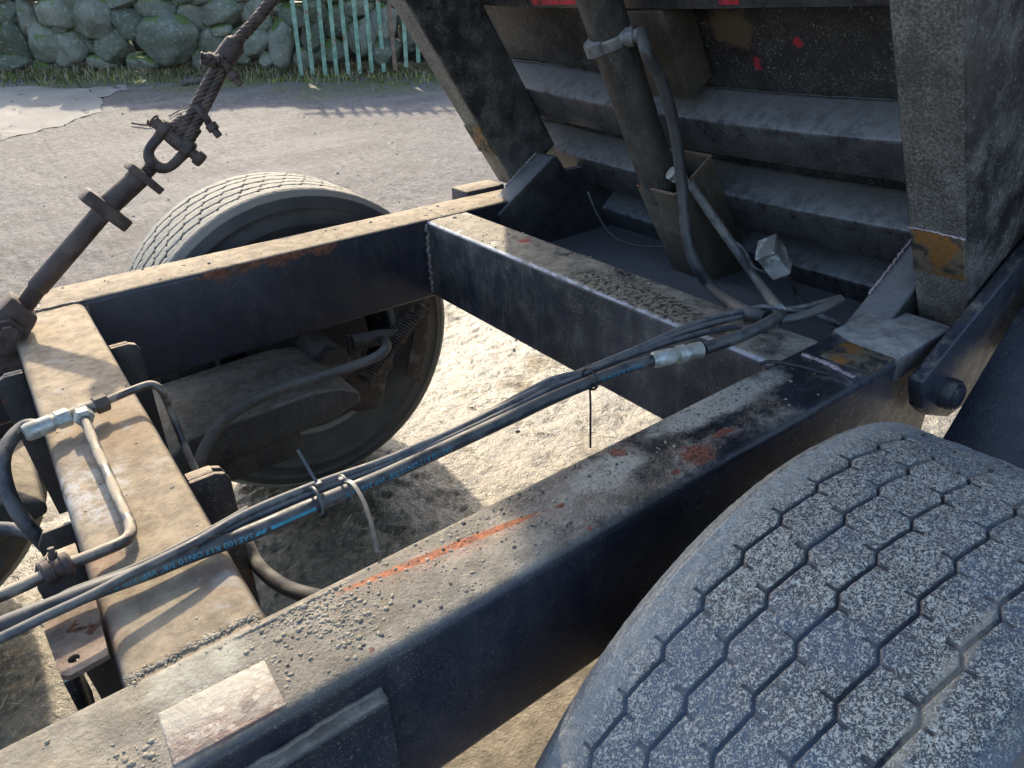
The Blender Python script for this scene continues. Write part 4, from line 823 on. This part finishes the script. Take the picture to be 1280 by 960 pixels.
# ------------------------------------------------------------------ limiter cable with turnbuckle
TY = 1.75
b0 = at_y(4, 402, TY); b1 = at_y(40, 372, TY); u1 = (at_y(205, 190, TY)-b1); u1 /= np.linalg.norm(u1)
tk = thing('limiter_cable', tuple(b0), 'rusty turnbuckle and wire rope rising from front cross member', 'steel cable')
def along(x, y): return at_y(x, y, TY)
build('anchor_block', G().prism([tuple(along(*p)[[0, 2]]) for p in ((-16, 396), (14, 366), (46, 392), (42, 402), (20, 436), (-10, 440))], (0, TY-.03, 0), (1, 0, 0), (0, 0, 1), (0, 1, 0), .06, .006, 2), MAT['rust_steel'], tk)
build('anchor_plate', G().prism([tuple(along(*p)[[0, 2]]) for p in ((-12, 425), (6, 395), (36, 392), (50, 420), (46, 470), (-10, 475))], (0, TY+.035, 0), (1, 0, 0), (0, 0, 1), (0, 1, 0), .014, .003, 2), MAT['rust_steel'], tk)
build('anchor_bolt', G().turned(along(8, 405)+np.array([0, -.032, 0]), (0, -1, 0), [(0, .026), (.018, .026), (.018, .016), (.035, .016)], 6), MAT['rust_steel'], tk)
def seg(name, p, q, prof, n=20):
    a_, b_ = along(*p), along(*q); L_ = np.linalg.norm(b_-a_); return build(name, G().turned(a_, b_-a_, [(k*L_, r) for k, r in prof], n), MAT['rust_steel'], tk)
g = G(); a_, b_ = along(26, 388), along(48, 358); L_ = np.linalg.norm(b_-a_); th_ = []
for k in range(13): th_ += [(k*L_/13, .017), ((k+.5)*L_/13, .0195)]
build('threaded_rod', g.turned(a_, b_-a_, th_, 18), MAT['rust_steel'], tk)
seg('sleeve', (44, 363), (136, 256), [(0, .017), (.03, .0205), (1, .0205)]); seg('sleeve', (134, 258), (180, 216), [(0, .0230), (.95, .0222), (1, .019)])
c_ = along(132, 262); w_ = along(158, 284)-along(106, 246); w_ /= np.linalg.norm(w_)
build('lug_collar', G().prism([(-.052, -.015), (-.052, .015), (.052, .015), (.052, -.015)], c_-np.array([0, .026, 0]), np.array([w_[0], 0, w_[2]])/np.hypot(w_[0], w_[2]), u1, (0, 1, 0), .052, .005, 2), MAT['rust_steel'], tk)
c_ = along(180, 222)
build('lock_nut', G().prism([(-.04, -.009), (-.04, .009), (.04, .009), (.04, -.009)], c_-np.array([0, .028, 0]), np.array([w_[0], 0, w_[2]])/np.hypot(w_[0], w_[2]), u1, (0, 1, 0), .056, .004, 2), MAT['rust_steel'], tk)
a_, b_ = along(180, 219), along(196, 202); L_ = np.linalg.norm(b_-a_); th_ = []
for k in range(9): th_ += [(k*L_/9, .013), ((k+.5)*L_/9, .0155)]
build('threaded_rod', G().turned(a_, b_-a_, th_, 16), MAT['rust_steel'], tk)
# fork: a rounded U of thick strap in the plane facing the camera
fw = np.cross(u1, toc_); fw /= np.linalg.norm(fw); fw = fw if fw@_r > 0 else -fw; f0 = along(193, 205)
up_ = [f0+u1*.072-fw*.029, f0+u1*.05-fw*.029, f0+u1*.018-fw*.026, f0+u1*.002-fw*.012, f0+u1*.002+fw*.012, f0+u1*.018+fw*.026, f0+u1*.05+fw*.029, f0+u1*.072+fw*.029]
fk = build('fork', G().sweep(up_, [.012, .011, .0105, .013, .013, .0105, .011, .012], n=12, sub=6), MAT['rust_steel'], tk)
for s_ in (-1, 1): build('fork_eye', G().turned(f0+u1*.072+fw*(s_*.029-.009), fw, [(0, .012), (0, .020), (.003, .022), (.015, .022), (.018, .020), (.018, .012)], 18), MAT['rust_steel'], fk)
pin = build('pin', G().turned(f0+u1*.072-fw*.056, fw, [(0, .011), (.002, .013), (.108, .012), (.108, .017), (.120, .017), (.123, .015)], 18), MAT['rust_steel'], tk)
build('split_pin', G().helix(f0+u1*.072-fw*.062, fw, .006, .014, .0022, 1.2), MAT['rust_steel'], pin)
rope_pts = [f0+u1*.072, along(222, 172), along(240, 143), along(258, 108), along(276, 78), along(296, 52), along(318, 28), along(340, 0), along(372, -46)]
rp = [f0+u1*.072+np.array([0, 0, .0])]+rope_pts[1:]; e_ = rope_pts[-1]; end = e_+(e_-rope_pts[-3])*4.0; rp.append(end)
RPs, _ = spline(np.array(rp), np.ones(len(rp)), 40)
def rope(path, r_s, r_o, pitch, name, nst=6, ph0=0.0):
    T_ = np.gradient(path, axis=0); sl = np.linalg.norm(T_, axis=1); T_ /= sl[:, None]; ln = np.r_[0, np.cumsum(np.linalg.norm(np.diff(path, axis=0), axis=1))]
    m_ = int(ln[-1]/(pitch/14)); t_ = np.linspace(0, ln[-1], m_); Pm = np.stack([np.interp(t_, ln, path[:, k]) for k in range(3)], 1)
    T_ = np.gradient(Pm, axis=0); T_ /= np.linalg.norm(T_, axis=1)[:, None]; g = G()
    A_ = np.cross(T_, [0, 1.0, 0]); A_ /= np.linalg.norm(A_, axis=1)[:, None]; B_ = np.cross(T_, A_)
    for k in range(nst):
        ph = 2*math.pi*(t_/pitch+k/nst)+ph0; g.sweep(Pm+r_o*(np.cos(ph)[:, None]*A_+np.sin(ph)[:, None]*B_), r_s, n=7, smooth=False)
    return build(name, g, MAT['rope'], tk, sharp=60)
rope(RPs, .0052, .0078, .085, 'wire_rope')
# the returning dead end of the loop lies beside the rope up to the ferrule
de = [f0+u1*.072-fw*.004+u1*.0]+[q+fw*.016-u1*.002 for q in (rope_pts[1], rope_pts[2], rope_pts[3])]+[rope_pts[4]+fw*.010]
DEs, _ = spline(np.array(de), np.ones(len(de)), 40); rope(DEs, .0050, .0072, .085, 'rope_dead_end')
lp = [f0+u1*.12-fw*.016, f0+u1*.072-fw*.020, f0+u1*.066, f0+u1*.072+fw*.018, f0+u1*.12+fw*.014]; LPs, _ = spline(np.array(lp), np.ones(5), 12); rope(LPs, .0052, .0078, .06, 'rope_eye')
for p, q in (((277, 79), (297, 51)),): seg('ferrule', p, q, [(0, .019), (.08, .0225), (.85, .0225), (1, .016)])
for (x, y), L2 in (((251, 143), .05), ((278, 80), .045)):
    c_ = along(x, y)+np.array([0, -.02, 0]); d_ = fw+u1*-.25; d_ /= np.linalg.norm(d_)
    rc = build('rope_clip', G().sweep([c_-d_*L2*.5-u1*.004+np.array([0, .02, 0]), c_-d_*L2*.3, c_+d_*L2*.1-np.array([0, .006, 0]), c_+d_*L2*.5+np.array([0, .012, 0])], .0085, n=8, sub=6), MAT['rust_steel'], tk)
    build('clip_nut', G().turned(c_+d_*L2*.45, d_, [(0, .013), (.014, .013), (.014, .008), (.03, .008)], 6), MAT['rust_steel'], rc)
c_ = along(268, 75); build('frayed_end', G().sweep([c_+np.array([-.03, -.01, .012]), c_+np.array([-.008, -.016, .004]), c_+np.array([.02, -.018, -.006])], [.007, .012, .012], n=8, wob=.5).sweep([c_+np.array([-.034, -.014, .0]), c_+np.array([-.006, -.018, -.006])], [.006, .011], n=7, smooth=False), MAT['rope'], tk)

# ------------------------------------------------------------------ mud crumbs and grit on the steel
def crumbs(name, n, fn, smin, smax, mat, lab=None):
    bmx = bmesh.new(); bmesh.ops.create_icosphere(bmx, subdivisions=2, radius=1); bv = np.array([v.co[:] for v in bmx.verts]); bmx.verts.index_update(); bfc = [[v.index for v in f.verts] for f in bmx.faces]; bmx.free()
    g = G()
    for _ in range(n):
        p = fn(); s_ = smin+(smax-smin)*rng.random()**4; sc = np.array([rng.uniform(.7, 1.6), rng.uniform(.7, 1.3), rng.uniform(.4, .8)])*s_; a_ = rng.uniform(0, 6.28); ca, sa = math.cos(a_), math.sin(a_)
        v = bv*(1+.10*nrng.randn(len(bv), 1)+.35*(bv@nrng.randn(3, 1))*.5)*sc; v = np.stack([v[:, 0]*ca-v[:, 1]*sa, v[:, 0]*sa+v[:, 1]*ca, v[:, 2]+sc[2]*.15], 1)+p; g.add(v, bfc)
    return build(name, g, MAT[mat], tr, sharp=0, kind='stuff')
def on_rail():
    while True:
        x = rng.gauss(.45, .28); y = rng.uniform(NR0+.02, NR1-.012)
        if -.5 < x < 1.1 and mnoise.noise((x*9, y*14, 0)) > rng.uniform(-.3, .5): return np.array([x, y, RT])
crumbs('mud_crumb', 700, on_rail, .0005, .0026, 'crumb'); crumbs('dark_grit', 300, lambda: on_rail()+np.array([.12, 0, 0]), .0006, .0026, 'crumb_dark')
def weld_clods():
    x, y = at_z(rng.gauss(385, 45), rng.gauss(765, 22), RT)[:2]; return np.array([x, min(max(y, NR0+.02), NR1-.018), RT])
crumbs('mud_clod', 1700, weld_clods, .0004, .0028, 'crumb')
crumbs('mud_clod', 320, lambda: np.array([rng.uniform(-.22, -.04), rng.uniform(NR0+.01, .56), RT]), .0007, .0040, 'crumb')
SEAMS = [((-.042, .647), (.098, .649), .005), ((-.034, .512), (-.036, .645), .007), ((-.032, .587), (.083, .584), .003), ((.085, .52), (.092, .640), .006)]
def on_seam():
    (a0_, b0_), (a1_, b1_), w_ = SEAMS[rng.choice((0, 0, 1, 2, 3, 3))]; k_ = rng.random(); return np.array([a0_+(a1_-a0_)*k_+rng.gauss(0, w_*.5), b0_+(b1_-b0_)*k_+rng.gauss(0, w_*.5), RT-.001])
crumbs('caked_mud', 2600, on_seam, .0004, .0020, 'crumb')
crumbs('mud_crumb', 200, lambda: np.array([rng.uniform(1.06, 1.2), rng.uniform(.66, 1.85), RT-.003]), .001, .005, 'crumb')
crumbs('mud_crumb', 160, lambda: np.array([rng.uniform(-.04, .1), rng.uniform(.66, 1.85), RT-.003]), .0008, .003, 'crumb')
crumbs('mud_crumb', 120, lambda: np.array([rng.uniform(-.1, 1.4), rng.uniform(FR0+.01, FR1-.01), RT]), .001, .004, 'crumb')
